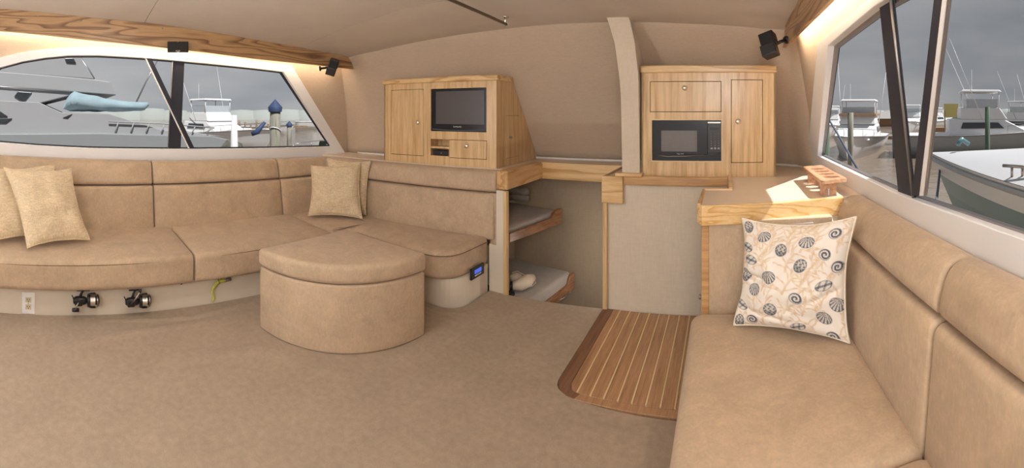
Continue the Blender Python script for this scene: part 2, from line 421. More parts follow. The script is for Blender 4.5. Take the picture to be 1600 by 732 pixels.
# floor: base slab with the companionway left open forward
fl = MB(); fl.box(-3.3, .95, -1.8, 2.22, -.06, -.012); fl.box(-.66, .95, 2.22, 2.30, -.06, -.012); fl.box(-3.3, -1.25, 2.22, 2.30, -.06, -.012)
floor = fl.build('floor', M['darkwood']); floor['kind'] = 'structure'
# carpet with the teak area cut out
cut = [(-.667, 2.30), (-.667, 1.62), (-.60, 1.525), (-.30, 1.505), (-.10, 1.50), (.60, 1.50), (.60, 2.30)]
outer = [(-2.285, -1.75), (.45, -1.75), (.45, -1.41), (-.09, -1.41)] + [(-.09, 1.495), (-.30, 1.50)] + [(-.50, 1.512)] + round_poly([(-.50, 1.512), (-.667, 1.54), (-.667, 2.27)], [0, .15, 0], 6)[1:] + [(-1.27, 2.212), (-1.38, 2.212)] + round_poly([(-1.38, 2.212), (-1.38, 1.855), (-2.285, 1.855)], [0, .17, 0], 10)[1:]
cb = bmesh.new()
base = sheet(outer, [], .012, lambda u, v, w_: Vector((u, v, w_ - .006)))
carpet = base.build('carpet', M['carpet'])
tag(carpet, 'taupe fitted boat carpet rucked in soft folds around the ottoman', 'carpet')
# folds: soft ridges lying on the carpet as part of the same cloth
def ridge(mb, pts, wdt, h):
    n = 10; vs = []; P = [Vector(p + (0,)) for p in pts]
    Q = []
    for i in range(len(P) - 1):
        for k in range(6): Q.append(P[i].lerp(P[i + 1], k / 6))
    Q.append(P[-1]); m = len(Q)
    for i, p in enumerate(Q):
        t = (Q[min(i + 1, m - 1)] - Q[max(i - 1, 0)]).normalized(); s_ = Vector((-t.y, t.x, 0)); e = math.sin(PI * i / (m - 1)) ** .7
        for k in range(n + 1):
            a = -1 + 2 * k / n; vs.append(p + s_ * a * wdt + Vector((0, 0, -.0005 + h * e * (math.cos(PI * a) * .5 + .5))))
    mb.add(vs, [(i * (n + 1) + k, i * (n + 1) + k + 1, (i + 1) * (n + 1) + k + 1, (i + 1) * (n + 1) + k) for i in range(m - 1) for k in range(n)], True)
fm = MB()
for pts, wd, hh in [([at(60, 548, Z=0).xy[:], at(200, 520, Z=0).xy[:], at(398, 486, Z=0).xy[:]], .05, .010),
                    ([at(150, 500, Z=0).xy[:], at(300, 497, Z=0).xy[:], at(398, 470, Z=0).xy[:]], .035, .009),
                    ([at(655, 478, Z=0).xy[:], at(700, 490, Z=0).xy[:], at(745, 492, Z=0).xy[:]], .03, .008),
                    ([at(560, 580, Z=0).xy[:], at(640, 548, Z=0).xy[:], at(700, 500, Z=0).xy[:]], .06, .006),
                    ([at(230, 560, Z=0).xy[:], at(420, 545, Z=0).xy[:], at(560, 590, Z=0).xy[:]], .08, .007),
                    ([at(480, 732, Z=0).xy[:], at(620, 640, Z=0).xy[:], at(800, 560, Z=0).xy[:]], .035, .003)]:
    ridge(fm, [tuple(p) for p in pts], wd, hh)
fm.build('carpet_fold', M['carpet'], carpet)
# teak and holly sole
def spl(name, poly, z0, z1, mat, parent, bev=.001):
    return MB().prism([(x, y, z0) for x, y in poly], (0, 0, z1 - z0)).build(name, mat, parent, bevel=bev, seg=1)
xs = [-.566, -.5105, -.455, -.3995, -.344, -.2885, -.233, -.1775, -.122]
YE = 1.552; YF = 2.275
bl = [(-.664, YF), (-.664, 1.66)] + [(-.664 + .10 * (1 - math.cos(a)), 1.62 - .10 * math.sin(a)) for a in [PI / 2 * k / 8 for k in range(0, 9)]]
inn = [(-.608 + .055 * (1 - math.cos(a)), 1.61 - .055 * math.sin(a)) for a in [PI / 2 * k / 8 for k in range(8, -1, -1)]] + [(-.608, YF)]
spl('border', bl + inn, -.012, .001, M['teak_dark'], floor)
spl('border', [(-.564, 1.518), (.0, 1.508), (.0, YE - .002), (-.553, YE + .001)], -.012, .001, M['teak'], floor)
prev = -.606
for i, x in enumerate(xs):
    if i == 0: poly = [(prev, 1.60), (-.590, 1.566), (-.570, YE + .002), (x - .0042, YE + .002), (x - .0042, YF), (prev, YF)]
    else: poly = [(prev, YE + .002), (x - .0042, YE + .002), (x - .0042, YF), (prev, YF)]
    spl('plank', poly, -.012, .001, M['teak'], floor)
    spl('strip', [(x - .0035, YE + .006), (x + .0035, YE + .006), (x + .0035, YF), (x - .0035, YF)], -.012, .0015, M['holly'], floor, 0)
    prev = x + .0042

# ceiling: three headliner panels with a seam between them
ce = MB(); NX = 30
ceil_root = bpy.data.objects.new('ceiling', None); COL.objects.link(ceil_root); ceil_root['kind'] = 'structure'
for (y0, y1) in ((-1.8, .4985), (.5015, 1.6785), (1.6815, 3.0)):
    p = MB(); ny = 14; vs = []
    for top in (0, 1):
        for j in range(ny + 1):
            Y = y0 + (y1 - y0) * j / ny
            for i in range(NX + 1):
                X = -3.1 + 3.75 * i / NX; sag = .0016 * (1 - abs(2 * j / ny - 1) ** 8)
                vs.append((X, Y, ceil_z(X, Y) + .03 * top - (0 if top else sag - .0016)))
    st = (ny + 1) * (NX + 1); fs = []
    for top in (0, 1):
        for j in range(ny):
            for i in range(NX):
                a = top * st + j * (NX + 1) + i; fs.append((a, a + 1, a + NX + 2, a + NX + 1))
    f2_ = []
    for j in (0, ny):
        for i in range(NX):
            a = j * (NX + 1) + i; f2_.append((a, a + 1, a + 1 + st, a + st))
    p.add(vs, f2_, False)
    p.add(vs, fs, True).build('panel', M['ceil'], ceil_root)
MB().box(-3.1, .65, -1.8, 3.0, 1.96, 1.98).build('roof_deck', M['boatwhite'], ceil_root)
# unseen flybridge edge, added and shaped to shade the seat and bound the counter's sun
br = MB(); br.box(.35, .86, 1.45, 3.2, 1.70, 1.76); br.box(.35, 1.38, -1.8, 1.50, 1.70, 1.76)
br.build('unseen_overhang', M['boatwhite'], ceil_root)
MB().box(-3.3, -2.7, -1.8, 3.2, 1.86, 1.92).build('unseen_overhang', M['boatwhite'], ceil_root)

# windows: outlines in (Y, Z) on the leaning sides
L_in = [on_wall(-1, *p) for p in [(516, 228.5), (440, 230.5), (300, 232.5), (140, 231), (60, 227), (0, 222)]] + [(-.60, .93), (-.74, 1.02), (-.78, 1.12), (-.74, 1.25)] + \
       [on_wall(-1, *p) for p in [(0, 106.5), (35, 97), (71, 91), (106, 87.7), (153, 87.4), (227, 91.6), (310, 99), (400, 108), (441, 113)]]
L_out = [on_wall(-1, *p) for p in [(541, 245), (440, 249), (300, 253), (140, 252), (60, 249), (0, 244)]] + [(-.70, .82), (-.86, .98), (-.90, 1.12), (-.86, 1.28)] + \
        [on_wall(-1, *p) for p in [(0, 91), (35, 83), (71, 78), (106, 75.3), (158, 74.6), (230, 78.5), (320, 86), (400, 96), (454, 103)]]
R_in = [on_wall(1, *p) for p in [(1283, 243), (1405, 299.5), (1506, 335), (1600, 367.5)]] + [(-.75, .85), (-.80, 1.0), (-.75, 1.38), (.5, 1.405)] + \
       [on_wall(1, *p) for p in [(1376, 12.5), (1340, 41), (1302, 72)]]
R_out = [on_wall(1, *p) for p in [(1264, 262), (1407, 344), (1506, 397), (1600, 445)]] + [(-.84, .765), (-.9, .95), (-.84, 1.44), (.5, 1.45)] + \
        [on_wall(1, *p) for p in [(1366, 3), (1330, 32), (1285, 70)]]
def side_map(side, off):     # off: metres inboard of the wall surface, w: thickness
    nx = 1 if side < 0 else -1
    return lambda u, v, w_: Vector((wx(side, v) + nx * (off + w_), u, v))
for side, inn_, out_, nm, gl in ((-1, L_in, L_out, 'left', 'glass_l'), (1, R_in, R_out, 'right', 'glass_r')):
    mid = [((a[0] + b[0]) / 2, (a[1] + b[1]) / 2) for a, b in zip(inn_, out_)]
    wl = sheet([(-1.8, -.02), (2.62, -.02), (2.62, .75), (2.12, 1.72), (-1.8, 1.86)], [mid], .03, side_map(side, -.016))
    wl.build('wall_' + nm, M['wallfab'])['kind'] = 'structure'
    wr = bpy.data.objects.new('window_1' if side < 0 else 'window_2', None); COL.objects.link(wr); wr['kind'] = 'structure'
    sheet(out_, [inn_], .03, side_map(side, .008)).build('window_frame', M['white'], wr, bevel=.006, seg=3)
    # dark gasket and glass
    cy = sum(p[0] for p in inn_) / len(inn_); cz = sum(p[1] for p in inn_) / len(inn_)
    ins = [(cy + (p[0] - cy) * .992, cz + (p[1] - cz) * .975) for p in inn_]
    sheet([(cy + (p[0] - cy) * 1.004, cz + (p[1] - cz) * 1.012) for p in inn_], [ins], .02, side_map(side, -.014)).build('gasket', M['grey' if side > 0 else 'dark'], wr)
    g = sheet([(cy + (p[0] - cy) * 1.002, cz + (p[1] - cz) * 1.006) for p in inn_], [], .0, side_map(side, -.02)); g.build('window_pane', M[gl], wr)
    # upright where the two panes meet, and the slanting roof brace outside
    y0_, y1_ = ((.735, .825) if side < 0 else (None, None))
    b = MB()
    if side < 0:
        a = [on_wall(-1, 269, 95), on_wall(-1, 288, 95), on_wall(-1, 282, 233), on_wall(-1, 262, 233)]
    else:
        a = [on_wall(1, 1376, 8), on_wall(1, 1397, -12), on_wall(1, 1432, 312), on_wall(1, 1405, 301)]
    b.prism([Vector((wx(side, z) + (.0 if side < 0 else 0), y, z)) for y, z in a], (.004 * (1 if side < 0 else -1), 0, 0))
    b.build('mullion', M['dark'], wr)
    b = MB(); e = a[0] if side < 0 else a[1]; f_ = a[3] if side < 0 else a[2]
    b.tube([Vector((wx(side, e[1]) + (.012 if side < 0 else -.012), e[0], e[1])), Vector((wx(side, f_[1]) + (.012 if side < 0 else -.012), f_[0], f_[1]))], .004, 6)
    b.build('mullion_track', M['grey'], wr)
    def brace(x0, y0, x1, y1, wpx, off):
        p0, p1 = on_wall(side, x0, y0, off), on_wall(side, x1, y1, off); q0, q1 = on_wall(side, x0 + wpx, y0, off), on_wall(side, x1 + wpx, y1, off)
        ex = lambda p, q, t: (p[0] + (p[0] - q[0]) * t, p[1] + (p[1] - q[1]) * t)
        e_ = (.02, .0) if side < 0 else (.12, .03); p0e, q0e = ex(p0, p1, e_[0]), ex(q0, q1, e_[0]); p1e, q1e = ex(p1, p0, e_[1]), ex(q1, q0, e_[1])
        sgn = -1 if side < 0 else 1
        return MB().prism([Vector((wx(side, z) + sgn * off, y, z)) for y, z in (p0e, q0e, q1e, p1e)], (sgn * .006, 0, 0))
    if side < 0:
        brace(229, 92, 296, 232, 8, -.016).build('roof_brace', M['dark'], wr); brace(227, 92, 294, 232, 2.2, -.018).build('brace_edge', M['white'], wr)
    else:
        brace(1459, 0, 1425, 300, 13, -.016).build('roof_brace', M['dark'], wr)
        brace(1472, 0, 1437, 300, 6, -.018).build('brace_edge', M['white'], wr)
        brace(1480, 0, 1444, 300, 3, -.018).build('brace_trim', M['grey'], wr)

# aft bulkhead behind the camera, with the open cockpit door to starboard
MB().box(-3.25, -1.05, -1.84, -1.80, -.02, 1.86).build('wall_rear', M['vinyl'])['kind'] = 'structure'

# front wall, raked and bowed
basec = [(-3.05, 2.42), (-2.8, 2.44), (-2.5, 2.52), (-2.0, 2.82), (-1.42, 3.06), (-.757, 3.07), (-.2, 3.03), (.388, 2.92), (.52, 2.80), (.62, 2.62)]
topc = [(-2.83, 2.14), (-2.72, 2.18), (-2.4, 2.24), (-1.9, 2.29), (-1.42, 2.33), (-.757, 2.35), (-.2, 2.35), (.25, 2.31), (.36, 2.27), (.42, 2.15)]
def curve_pts(c, n):
    c = [Vector(p) for p in c]; seg = np.cumsum([0] + [(c[i + 1] - c[i]).length for i in range(len(c) - 1)])
    t = np.linspace(0, len(c) - 1, n); return [(float(np.interp(q, range(len(c)), [p.x for p in c])), float(np.interp(q, range(len(c)), [p.y for p in c]))) for q in t]
B_, T_ = curve_pts(basec, 37), curve_pts(topc, 37)
vs = []; NZ = 10
for k in range(NZ + 1):
    for (bx, by), (tx, ty) in zip(B_, T_):
        t = k / NZ * 1.08; zt = ceil_z(tx, ty); bow = .03 * math.sin(PI * min(1, t))
        vs.append((bx + (tx - bx) * t, by + (ty - by) * t + bow, .73 + (zt - .73) * t))
n = len(B_)
fw = MB().add(vs, [(k * n + i, k * n + i + 1, (k + 1) * n + i + 1, (k + 1) * n + i) for k in range(NZ) for i in range(n - 1)], True)
fwo = fw.build('wall_front', M['wallfab']); fwo['kind'] = 'structure'
sm = fwo.modifiers.new('thick', 'SOLIDIFY'); sm.thickness = .03; sm.offset = 0
# fore deck (dash) shelf around the companionway
dk = MB(); zt = .746
for poly in ([(-3.05, 2.10), (-1.40, 2.345), (-1.285, 2.345), (-1.285, 3.2), (-3.05, 3.2)], [(-1.285, 2.78), (-.665, 2.78), (-.665, 3.2), (-1.285, 3.2)], [(-.665, 2.28), (.66, 2.28), (.66, 3.2), (-.665, 3.2)]):
    dk.prism([(x, y, zt - .03) for x, y in poly], (0, 0, .03))
dk.build('trim_1', M['counter'])['kind'] = 'structure'
# white bead where shelf and front wall meet, and where front wall and ceiling meet
MB().tube([(x, y - .045, zt + .008) for x, y in B_[3:-1]], .009, 6).build('trim_2', M['bead'])['kind'] = 'structure'
MB().tube([(x + .0, y + (.0) - .004, ceil_z(x, y) - .003) for x, y in T_[2:-2]], .0035, 6).build('trim_3', M['bead'])['kind'] = 'structure'
# lower bulkhead (starboard of the door), partition (port)
bk = MB(); bk.box(-.645, .60, 2.285, 2.31, -.06, .716); bk.build('wall_bulkhead', M['vinyl'])['kind'] = 'structure'
MB().box(-1.387, -1.265, 2.215, 2.235, -.06, .29).box(-1.335, -1.265, 2.215, 2.235, .29, .632).build('wall_partition', M['cream'])['kind'] = 'structure'
def fx(name, mat, mb, label, cat, bev=.004, group=None, kind='structure'):
    o = mb.build(name, mat, bevel=bev)
    if kind: o['kind'] = kind
    else: tag(o, label, cat, group)
    return o
fx('trim_4', M['oak'], MB().box(-1.282, -1.258, 2.205, 2.24, -.06, .632), '', '')
fx('trim_5', M['oak'], MB().box(-.668, -.642, 2.262, 2.312, -.06, .64), '', '')
# companionway lips
t6 = MB(); t6.hexa([(-1.350, 2.236, .632), (-1.268, 2.236, .632), (-1.272, 2.78, .632), (-1.350, 2.78, .632), (-1.350, 2.236, .752), (-1.268, 2.236, .752), (-1.272, 2.78, .752), (-1.350, 2.78, .752)])
fx('trim_6', M['oak_y'], t6, '', '', .012)
fx('trim_7', M['oak_x'], MB().box(-1.29, -.66, 2.765, 2.79, .632, .752), '', '')
fx('trim_8', M['oak_y'], MB().box(-.675, -.655, 2.30, 2.77, .632, .752), '', '')
fx('trim_9', M['oak_x'], MB().box(-.672, -.548, 2.255, 2.285, .605, .757), '', '')
fx('trim_10', M['oak_rail'], MB().box(-.548, .045, 2.258, 2.285, .711, .765), '', '', .01)
# lower cabin beyond the companionway
lc = MB(); lc.box(-1.66, -.55, 3.05, 3.07, -.8, .72); lc.box(-1.68, -1.66, 2.37, 3.07, -.8, .72); lc.box(-.60, -.58, 2.31, 3.07, -.8, .72)
lc.build('wall_cabin', M['cabin'])['kind'] = 'structure'
MB().box(-1.7, -.55, 2.2, 3.07, -.62, -.6).build('floor_cabin', M['carpet'])['kind'] = 'structure'
fx('trim_11', M['oak_rail'], MB().box(-.655, -.615, 2.40, 2.43, -.6, .63), '', '', .003)
# curved mullion from the bulkhead to the roof
cl = MB(); prof = []
for k in range(17):
    t = k / 16; y_ = 272 + (20 - 272) * t
    xl = np.interp(y_, [18, 37, 67, 120, 155, 272], [944, 951, 960, 967.5, 970, 972]); xr = np.interp(y_, [18, 37, 67, 120, 272], [980, 985.5, 992, 997.5, 1000])
    Yc = 2.29 - .06 * t
    a = at(xl, y_, Y=Yc); b2 = at(xr, y_, Y=Yc); d = .03 + .30 * math.sin(t * PI / 2) * (1 - t) ** .3 if t < 1 else .3
    d = .05 + .27 * (t ** .6)
    prof.append((a, b2, Vector((b2.x - .015, b2.y + d, b2.z)), Vector((a.x + .01, a.y + d, a.z))))
vs = [p for q in prof for p in q]; fs = [(k * 4 + i, k * 4 + (i + 1) % 4, (k + 1) * 4 + (i + 1) % 4, (k + 1) * 4 + i) for k in range(16) for i in range(4)] + [(0, 1, 2, 3), (64, 65, 66, 67)]
cl.add(vs, fs, False); fx('trim_12', M['vinyl'], cl, '', '', .003)
cp = MB(); a, b2, c_, d_ = prof[-1]
cp.tube([a + Vector((-.012, .03, .004)), a + Vector((-.012, -.012, .004)), b2 + Vector((.006, -.012, .004)), c_ + Vector((.01, 0, -.01))], .006, 6)
fx('trim_13', M['bead'], cp, '', '', 0)
fx('trim_14', M['oak_x'], MB().box(at(962, 274, Y=2.27).x, at(1004, 274, Y=2.27).x, 2.25, 2.33, .757, .778), '', '', .005)

# ---------------------------------------------------------------- valances with warm light strips behind
def val(side):
    X = -2.70 if side < 0 else .33
    Ys = list(np.linspace(-1.6, 2.10, 26)); vs = []
    def zb(Y): return float(np.interp(Y, [-1.6, -.46, .15, .61, 1.34, 2.18, 2.5], [1.74, 1.655, 1.585, 1.55, 1.50, 1.478, 1.475])) if side < 0 else float(np.interp(Y, [-1.6, 0, 1.24, 2.26], [1.60, 1.50, 1.468, 1.468]))
    ends = []
    for Y in Ys: vs += [(X, Y, zb(Y)), (X, Y, edge_z(Y) + .012), (X - .02 * (1 if side < 0 else -1), Y, edge_z(Y) + .012), (X - .02 * (1 if side < 0 else -1), Y, zb(Y))]
    # bevelled front end
    e = 2.24; vs += [(X, e, zb(e)), (X, e - .09, edge_z(e) + .012), (X - .02 * (1 if side < 0 else -1), e - .09, edge_z(e) + .012), (X - .02 * (1 if side < 0 else -1), e, zb(e))]
    m = len(vs) // 4
    fs = [(k * 4 + i, k * 4 + (i + 1) % 4, (k + 1) * 4 + (i + 1) % 4, (k + 1) * 4 + i) for k in range(m - 1) for i in range(4)] + [(0, 1, 2, 3), tuple((m - 1) * 4 + i for i in range(4))]
    t = thing('valance', (X, .5, zb(.5)), 'long brown oak valance board above the port side window' if side < 0 else 'brown oak valance board above the starboard window with three bars', 'valance')
    MB().add(vs, fs).build('board', M['oak_val'], t, bevel=.002, seg=1)
    for Y in (-.2, .08, .62, 1.2, 1.75):
        MB().lathe([(0, .003), (.006, .003), (.006, 0)], (X + (.0 if side < 0 else 0), Y, edge_z(Y) - .012), (1 if side < 0 else -1, 0, 0), 8).build('screw', M['steel'], t)
    st = MB(); XS = X - .028 * (1 if side < 0 else -1)
    for a, b3 in zip(Ys[:-1], Ys[1:]):
        zz_ = zb((a + b3) / 2) + .022; st.box(min(XS, XS + .008), max(XS, XS + .008), a, b3, zz_, zz_ + .008)
    st.build('light_strip', M['led'], t)
val(-1); val(1)

# ---------------------------------------------------------------- port sectional sofa
sofa = thing('sectional_sofa', (-2.4, 1.0, 0), 'tan suede L-shaped sofa on cream plinth under the port window', 'sofa')
# plinths
pl = MB(); pp = [(-3.05, -1.5), (-2.29, -1.5), (-2.29, 1.86)] + round_poly([(-2.29, 1.86), (-1.385, 1.86), (-1.395, 2.21)], [0, .17, 0], 10)[1:] + [(-3.05, 2.21)]
pl.prism([(x, y, -.012) for x, y in pp], (0, 0, .175)); pl.build('plinth', M['cream'], sofa)
def seat_port(y0, y1, name='seat'):
    x0, x1 = -2.80, -2.205
    c = [(x0, y0, .165), (x1, y0, .165), (x1, y1, .165), (x0, y1, .165), (x0, y0, .335), (x1, y0, .325), (x1, y1, .325), (x0, y1, .335)]
    o = cushion(c, (.03, .010, .03), (0, 0, .012)).build(name, M['suede'], sofa)
    MB().tube([(x1 - .004, y0 + .02, .302), (x1 - .001, (y0 + y1) / 2, .303), (x1 - .004, y1 - .02, .302)], .0022, 6).build('piping', M['suede_dark'], o)
jY1 = at(304.5, 420, X=-2.205).y; jY2 = 1.62
seat_port(-1.5, -.62); seat_port(-.615, jY1 - .002); seat_port(jY1 + .002, jY2)
# forward run with rounded end
sp_ = round_poly([(-2.80, 1.625), (-2.215, 1.625), (-2.205, 1.80), (-1.40, 1.80), (-1.40, 2.25), (-2.80, 2.06)], [.01, .02, .06, .22, .05, .01], 9)
o = slab(sp_, .160, .327, .035, .016).build('seat', M['suede'], sofa)
path = [(x, y, .302) for x, y in round_poly([(-2.205, 1.802), (-1.40, 1.802), (-1.398, 2.2)], [0, .22, 0], 12)]
MB().tube(path, .0022, 6).build('piping', M['suede_dark'], o)
# backrests, port run
def ztop(Y): return float(np.interp(Y, [-1.5, -.49, .0, .6, 1.6, 2.3], [.84, .812, .79, .770, .745, .728]))
def zseam(Y): return float(np.interp(Y, [-1.5, -.1, 1.06, 1.6], [.64, .622, .606, .597]))
def back_port(y0, y1):
    b0, b1 = zseam(y0), zseam(y1); t0, t1 = ztop(y0), ztop(y1)
    c = [(-2.93, y0, .30), (-2.755, y0, .30), (-2.755, y1, .30), (-2.93, y1, .30), (-2.95, y0, b0 - .002), (-2.805, y0, b0 - .002), (-2.805, y1, b1 - .002), (-2.95, y1, b1 - .002)]
    cushion(c, (.03, .010, .022), (.010, 0, 0)).build('backrest', M['suede'], sofa)
    c = [(-2.96, y0, b0 + .002), (-2.81, y0, b0 + .002), (-2.81, y1, b1 + .002), (-2.96, y1, b1 + .002), (-2.985, y0, t0), (-2.86, y0, t0), (-2.86, y1, t1), (-2.985, y1, t1)]
    cushion(c, (.04, .010, .03), (.010, 0, 0)).build('head_roll', M['suede'], sofa)
jb1 = at(241, 320, X=-2.78).y; jb2 = at(441, 320, X=-2.78).y
back_port(-1.5, -.62); back_port(-.615, jb1 - .0015); back_port(jb1 + .0015, jb2 - .0015); back_port(jb2 + .0015, 2.12)
# forward run backs: line from corner to the right end
A0 = Vector((-2.80, 2.03, 0)); A1 = Vector((-1.362, 2.272, 0)); dr = (A1 - A0).normalized(); nr_ = Vector((dr.y, -dr.x, 0))   # nr_ faces aft
def back_fwd(z0, z1, f0, f1, thick, r, name, e0=0, e1=0):
    a, b3 = A0 + dr * e0, A1 + dr * e1; L = []
    for z, f_ in ((z0, f0), (z1, f1)):
        L += [a + nr_ * f_ + Vector((0, 0, z)), b3 + nr_ * f_ + Vector((0, 0, z)), b3 + nr_ * (f_ - thick) + Vector((0, 0, z)), a + nr_ * (f_ - thick) + Vector((0, 0, z))]
    cushion(L, (.018, r, .022), (0, .012, 0)).build(name, M['suede'], sofa)
back_fwd(.30, .598, .03, .005, .07, .03, 'backrest', -.03, -.012)
back_fwd(.604, .740, .020, -.005, .11, .04, 'head_roll', -.06, .0)
MB().hexa([A0 - nr_ * .05 + Vector((0, 0, .25)), A1 - dr * .02 - nr_ * .03 + Vector((0, 0, .25)), A1 - dr * .02 - nr_ * .05 + Vector((0, 0, .25)), A0 - nr_ * .07 + Vector((0, 0, .25)), A0 - nr_ * .05 + Vector((0, 0, .72)), A1 - dr * .02 - nr_ * .03 + Vector((0, 0, .72)), A1 - dr * .02 - nr_ * .05 + Vector((0, 0, .72)), A0 - nr_ * .07 + Vector((0, 0, .72))]).build('backing', M['suede_dark'], sofa)
MB().box(-3.0, -2.90, -1.5, 2.1, .3, .68).build('backing', M['suede_dark'], sofa)
bb = MB().hexa([A1 + nr_ * .01 + Vector((-.05, 0, .20)), A1 + nr_ * .01 + Vector((.005, 0, .20)), A1 - nr_ * .02 + Vector((.005, .0, .20)), A1 - nr_ * .02 + Vector((-.05, 0, .20)),
                A1 + nr_ * .01 + Vector((-.05, 0, .60)), A1 + nr_ * .01 + Vector((.005, 0, .60)), A1 - nr_ * .02 + Vector((.005, .0, .60)), A1 - nr_ * .02 + Vector((-.05, 0, .60))])
bb.build('back_board', M['suede'], sofa, bevel=.004)

# ---------------------------------------------------------------- ottoman, quarter round
cor = Vector((-1.985, 1.575)); R_ = .625
a0 = math.atan2(.94 - 1.575, -1.945 + 1.985); a1 = math.atan2(0.02, 1)
arc = [(cor.x + math.cos(a) * R_, cor.y + math.sin(a) * R_) for a in np.linspace(a0, a1, 22)]
arc = [(x, y) for x, y in arc]
pol = round_poly([tuple(cor)] + [arc[0]] , 0) if False else None
raw = [(cor.x + .0, cor.y + .0)] + arc
plan = []
# soften the three corners
def soften(poly, idxs, r, n=6):
    return round_poly(poly, [r if i in idxs else 0 for i in range(len(poly))], n)
plan = soften(raw, [0, 1, len(raw) - 1], .028)
ott = thing('ottoman', (-1.75, 1.3, 0), 'tan suede quarter-round ottoman standing on the carpet before the sofa', 'ottoman')
slab([(cor.x + (x - cor.x) * .985 + .003, cor.y + (y - cor.y) * .985 - .003) for x, y in plan], .0, .318, .012).build('body', M['suede'], ott)
slab(plan, .320, .412, .026, .012).build('lid', M['suede'], ott)

# ---------------------------------------------------------------- starboard settee
set_ = thing('settee', (.15, .4, 0), 'tan suede bench seat along the starboard window, nearest the camera', 'settee')
MB().box(-.085, .5, -1.4, 1.585, -.012, .145).build('plinth', M['suede'], set_, bevel=.01)
def seat_r(y0, y1, r_far=.05):
    c = [(-.118, y0, .145), (.455, y0, .145), (.455, y1, .145), (-.118, y1, .145), (-.118, y0, .358), (.455, y0, .358), (.455, y1, .358), (-.118, y1, .358)]
    cushion(c, (.05, .014 if y0 < 0 else .03, .045), (0, 0, .010)).build('seat', M['suede'], set_)
seat_r(-1.4, .823, .02); seat_r(.827, 1.585, .07)
def back_r(y0, y1):
    c = [(.432, y0, .315), (.60, y0, .315), (.60, y1, .315), (.432, y1, .315), (.462, y0, .636), (.60, y0, .636), (.60, y1, .636), (.462, y1, .636)]
    cushion(c, (.03, .014, .025), (.010, 0, 0)).build('backrest', M['suede'], set_)
    c = [(.462, y0, .64), (.60, y0, .64), (.60, y1, .64), (.462, y1, .64), (.50, y0, .772), (.60, y0, .772), (.60, y1, .772), (.50, y1, .772)]
    cushion(c, (.05, .014, .045), (.012, 0, 0)).build('head_roll', M['suede'], set_)
back_r(-1.4, .833); back_r(.836, 1.668)

# ---------------------------------------------------------------- nav counter
ct = thing('counter_unit', (.2, 1.95, 0), 'beige laminate counter with oak edge standing forward of the bench seat', 'counter')
zc = .762
ctop = [(-.08, 1.60), (.455, 1.685), (.59, 1.69), (.60, 2.282), (.05, 2.282), (.05, 1.905), (-.085, 1.905)]
MB().prism([(x, y, zc - .044) for x, y in ctop], (0, 0, .044)).build('worktop', M['counter'], ct)
fr = MB(); fr.prism([(-.092, 1.602, .685), (-.076, 1.580, .685), (.505, 1.677, .685), (.505, 1.695, .685), (-.075, 1.60, .685)], (0, 0, zc - .685)); fr.build('front_board', M['pine'], ct, bevel=.004)
e = MB()
e.prism([(-.096, 1.60, .69), (-.078, 1.60, .69), (-.075, 1.90, .69), (-.09, 1.92, .69)], (0, 0, zc + .006 - .69))
e.build('edge_trim', M['oak_y'], ct, bevel=.006, seg=3)
MB().prism([(-.09, 1.90, .72), (.05, 1.90, .72), (.05, 1.922, .72), (-.09, 1.922, .72)], (0, 0, zc + .006 - .72)).build('edge_trim', M['oak_x'], ct, bevel=.006, seg=3)
MB().prism([(.032, 1.91, .72), (.052, 1.91, .72), (.052, 2.30, .72), (.032, 2.30, .72)], (0, 0, zc + .012 - .72)).build('edge_trim', M['oak_y'], ct, bevel=.004, seg=3)
MB().box(-.068, .44, 1.615, 1.66, -.005, .70).build('front_panel', M['suede'], ct, bevel=.004)
MB().box(-.080, -.05, 1.612, 1.655, -.005, .69).build('corner_post', M['oak_rail'], ct, bevel=.003)
cd = MB().box(-.076, -.056, 1.66, 1.90, -.005, .69).build('side_panel', M['cream'], ct)
kk = MB().lathe([(.0, .022), (.009, .021), (.011, .015), (.006, .008), (.005, 0)], (-.076, 1.75, .34), (-1, 0, 0), 14); kk.build('knob', M['steel'], ct)
MB().box(.03, .045, 2.255, 2.262, .70, .77).build('bracket', M['chrome'], ct, bevel=.001)

# teak drink rack on the counter
rk = thing('drink_rack', (.45, 1.88, zc), 'reddish teak rack with long slots standing on the sunlit counter', 'rack')
zr = zc + .066
def slot(cx, cy, lx, ly, n=18): return [(cx + lx * math.cos(2 * PI * k / n), cy + ly * math.sin(2 * PI * k / n)) for k in range(n)]
# outline from the photograph at that height
o4 = [at(1285, 284, Z=zr).xy, at(1334, 279, Z=zr).xy, at(1296, 262, Z=zr).xy, at(1257, 262.5, Z=zr).xy]
c0 = sum((Vector(q) for q in o4), Vector((0, 0))) / 4
RX, RY = .36, .0
rect = [(.405, 1.66), (.530, 1.70), (.530, 2.17), (.42, 2.13)]
rp = round_poly(rect, .02, 4)
ax = Vector((.01, 1)).normalized()
holes = [slot(.474, 1.76 + .088 * i, .036, .026) for i in range(4)]
sheet(rp, holes, .014, lambda u, v, w_: Vector((u, v, zr + w_))).build('slotted_top', M['rackwood'], rk)
MB().box(.44, .452, 1.745, 1.80, zc, zr - .006).build('leg', M['rackwood'], rk)
MB().box(.42, .49, 1.735, 1.748, zc, zr - .006).build('leg', M['rackwood'], rk)
MB().box(.425, .50, 2.02, 2.035, zc, zr - .006).build('leg', M['rackwood'], rk)
MB().box(.450, .456, 1.725, 1.734, zc, zc + .028).build('tag', M['label'], rk)

# ---------------------------------------------------------------- cabinets
def knob(p, n, parent, r=.0145, mat='brass'):
    MB().lathe([(.0, .020), (r * .8, .0195), (r, .014), (r * .75, .007), (r * .45, .004), (r * .9, .0)], p, n, 16).build('knob', M[mat], parent)

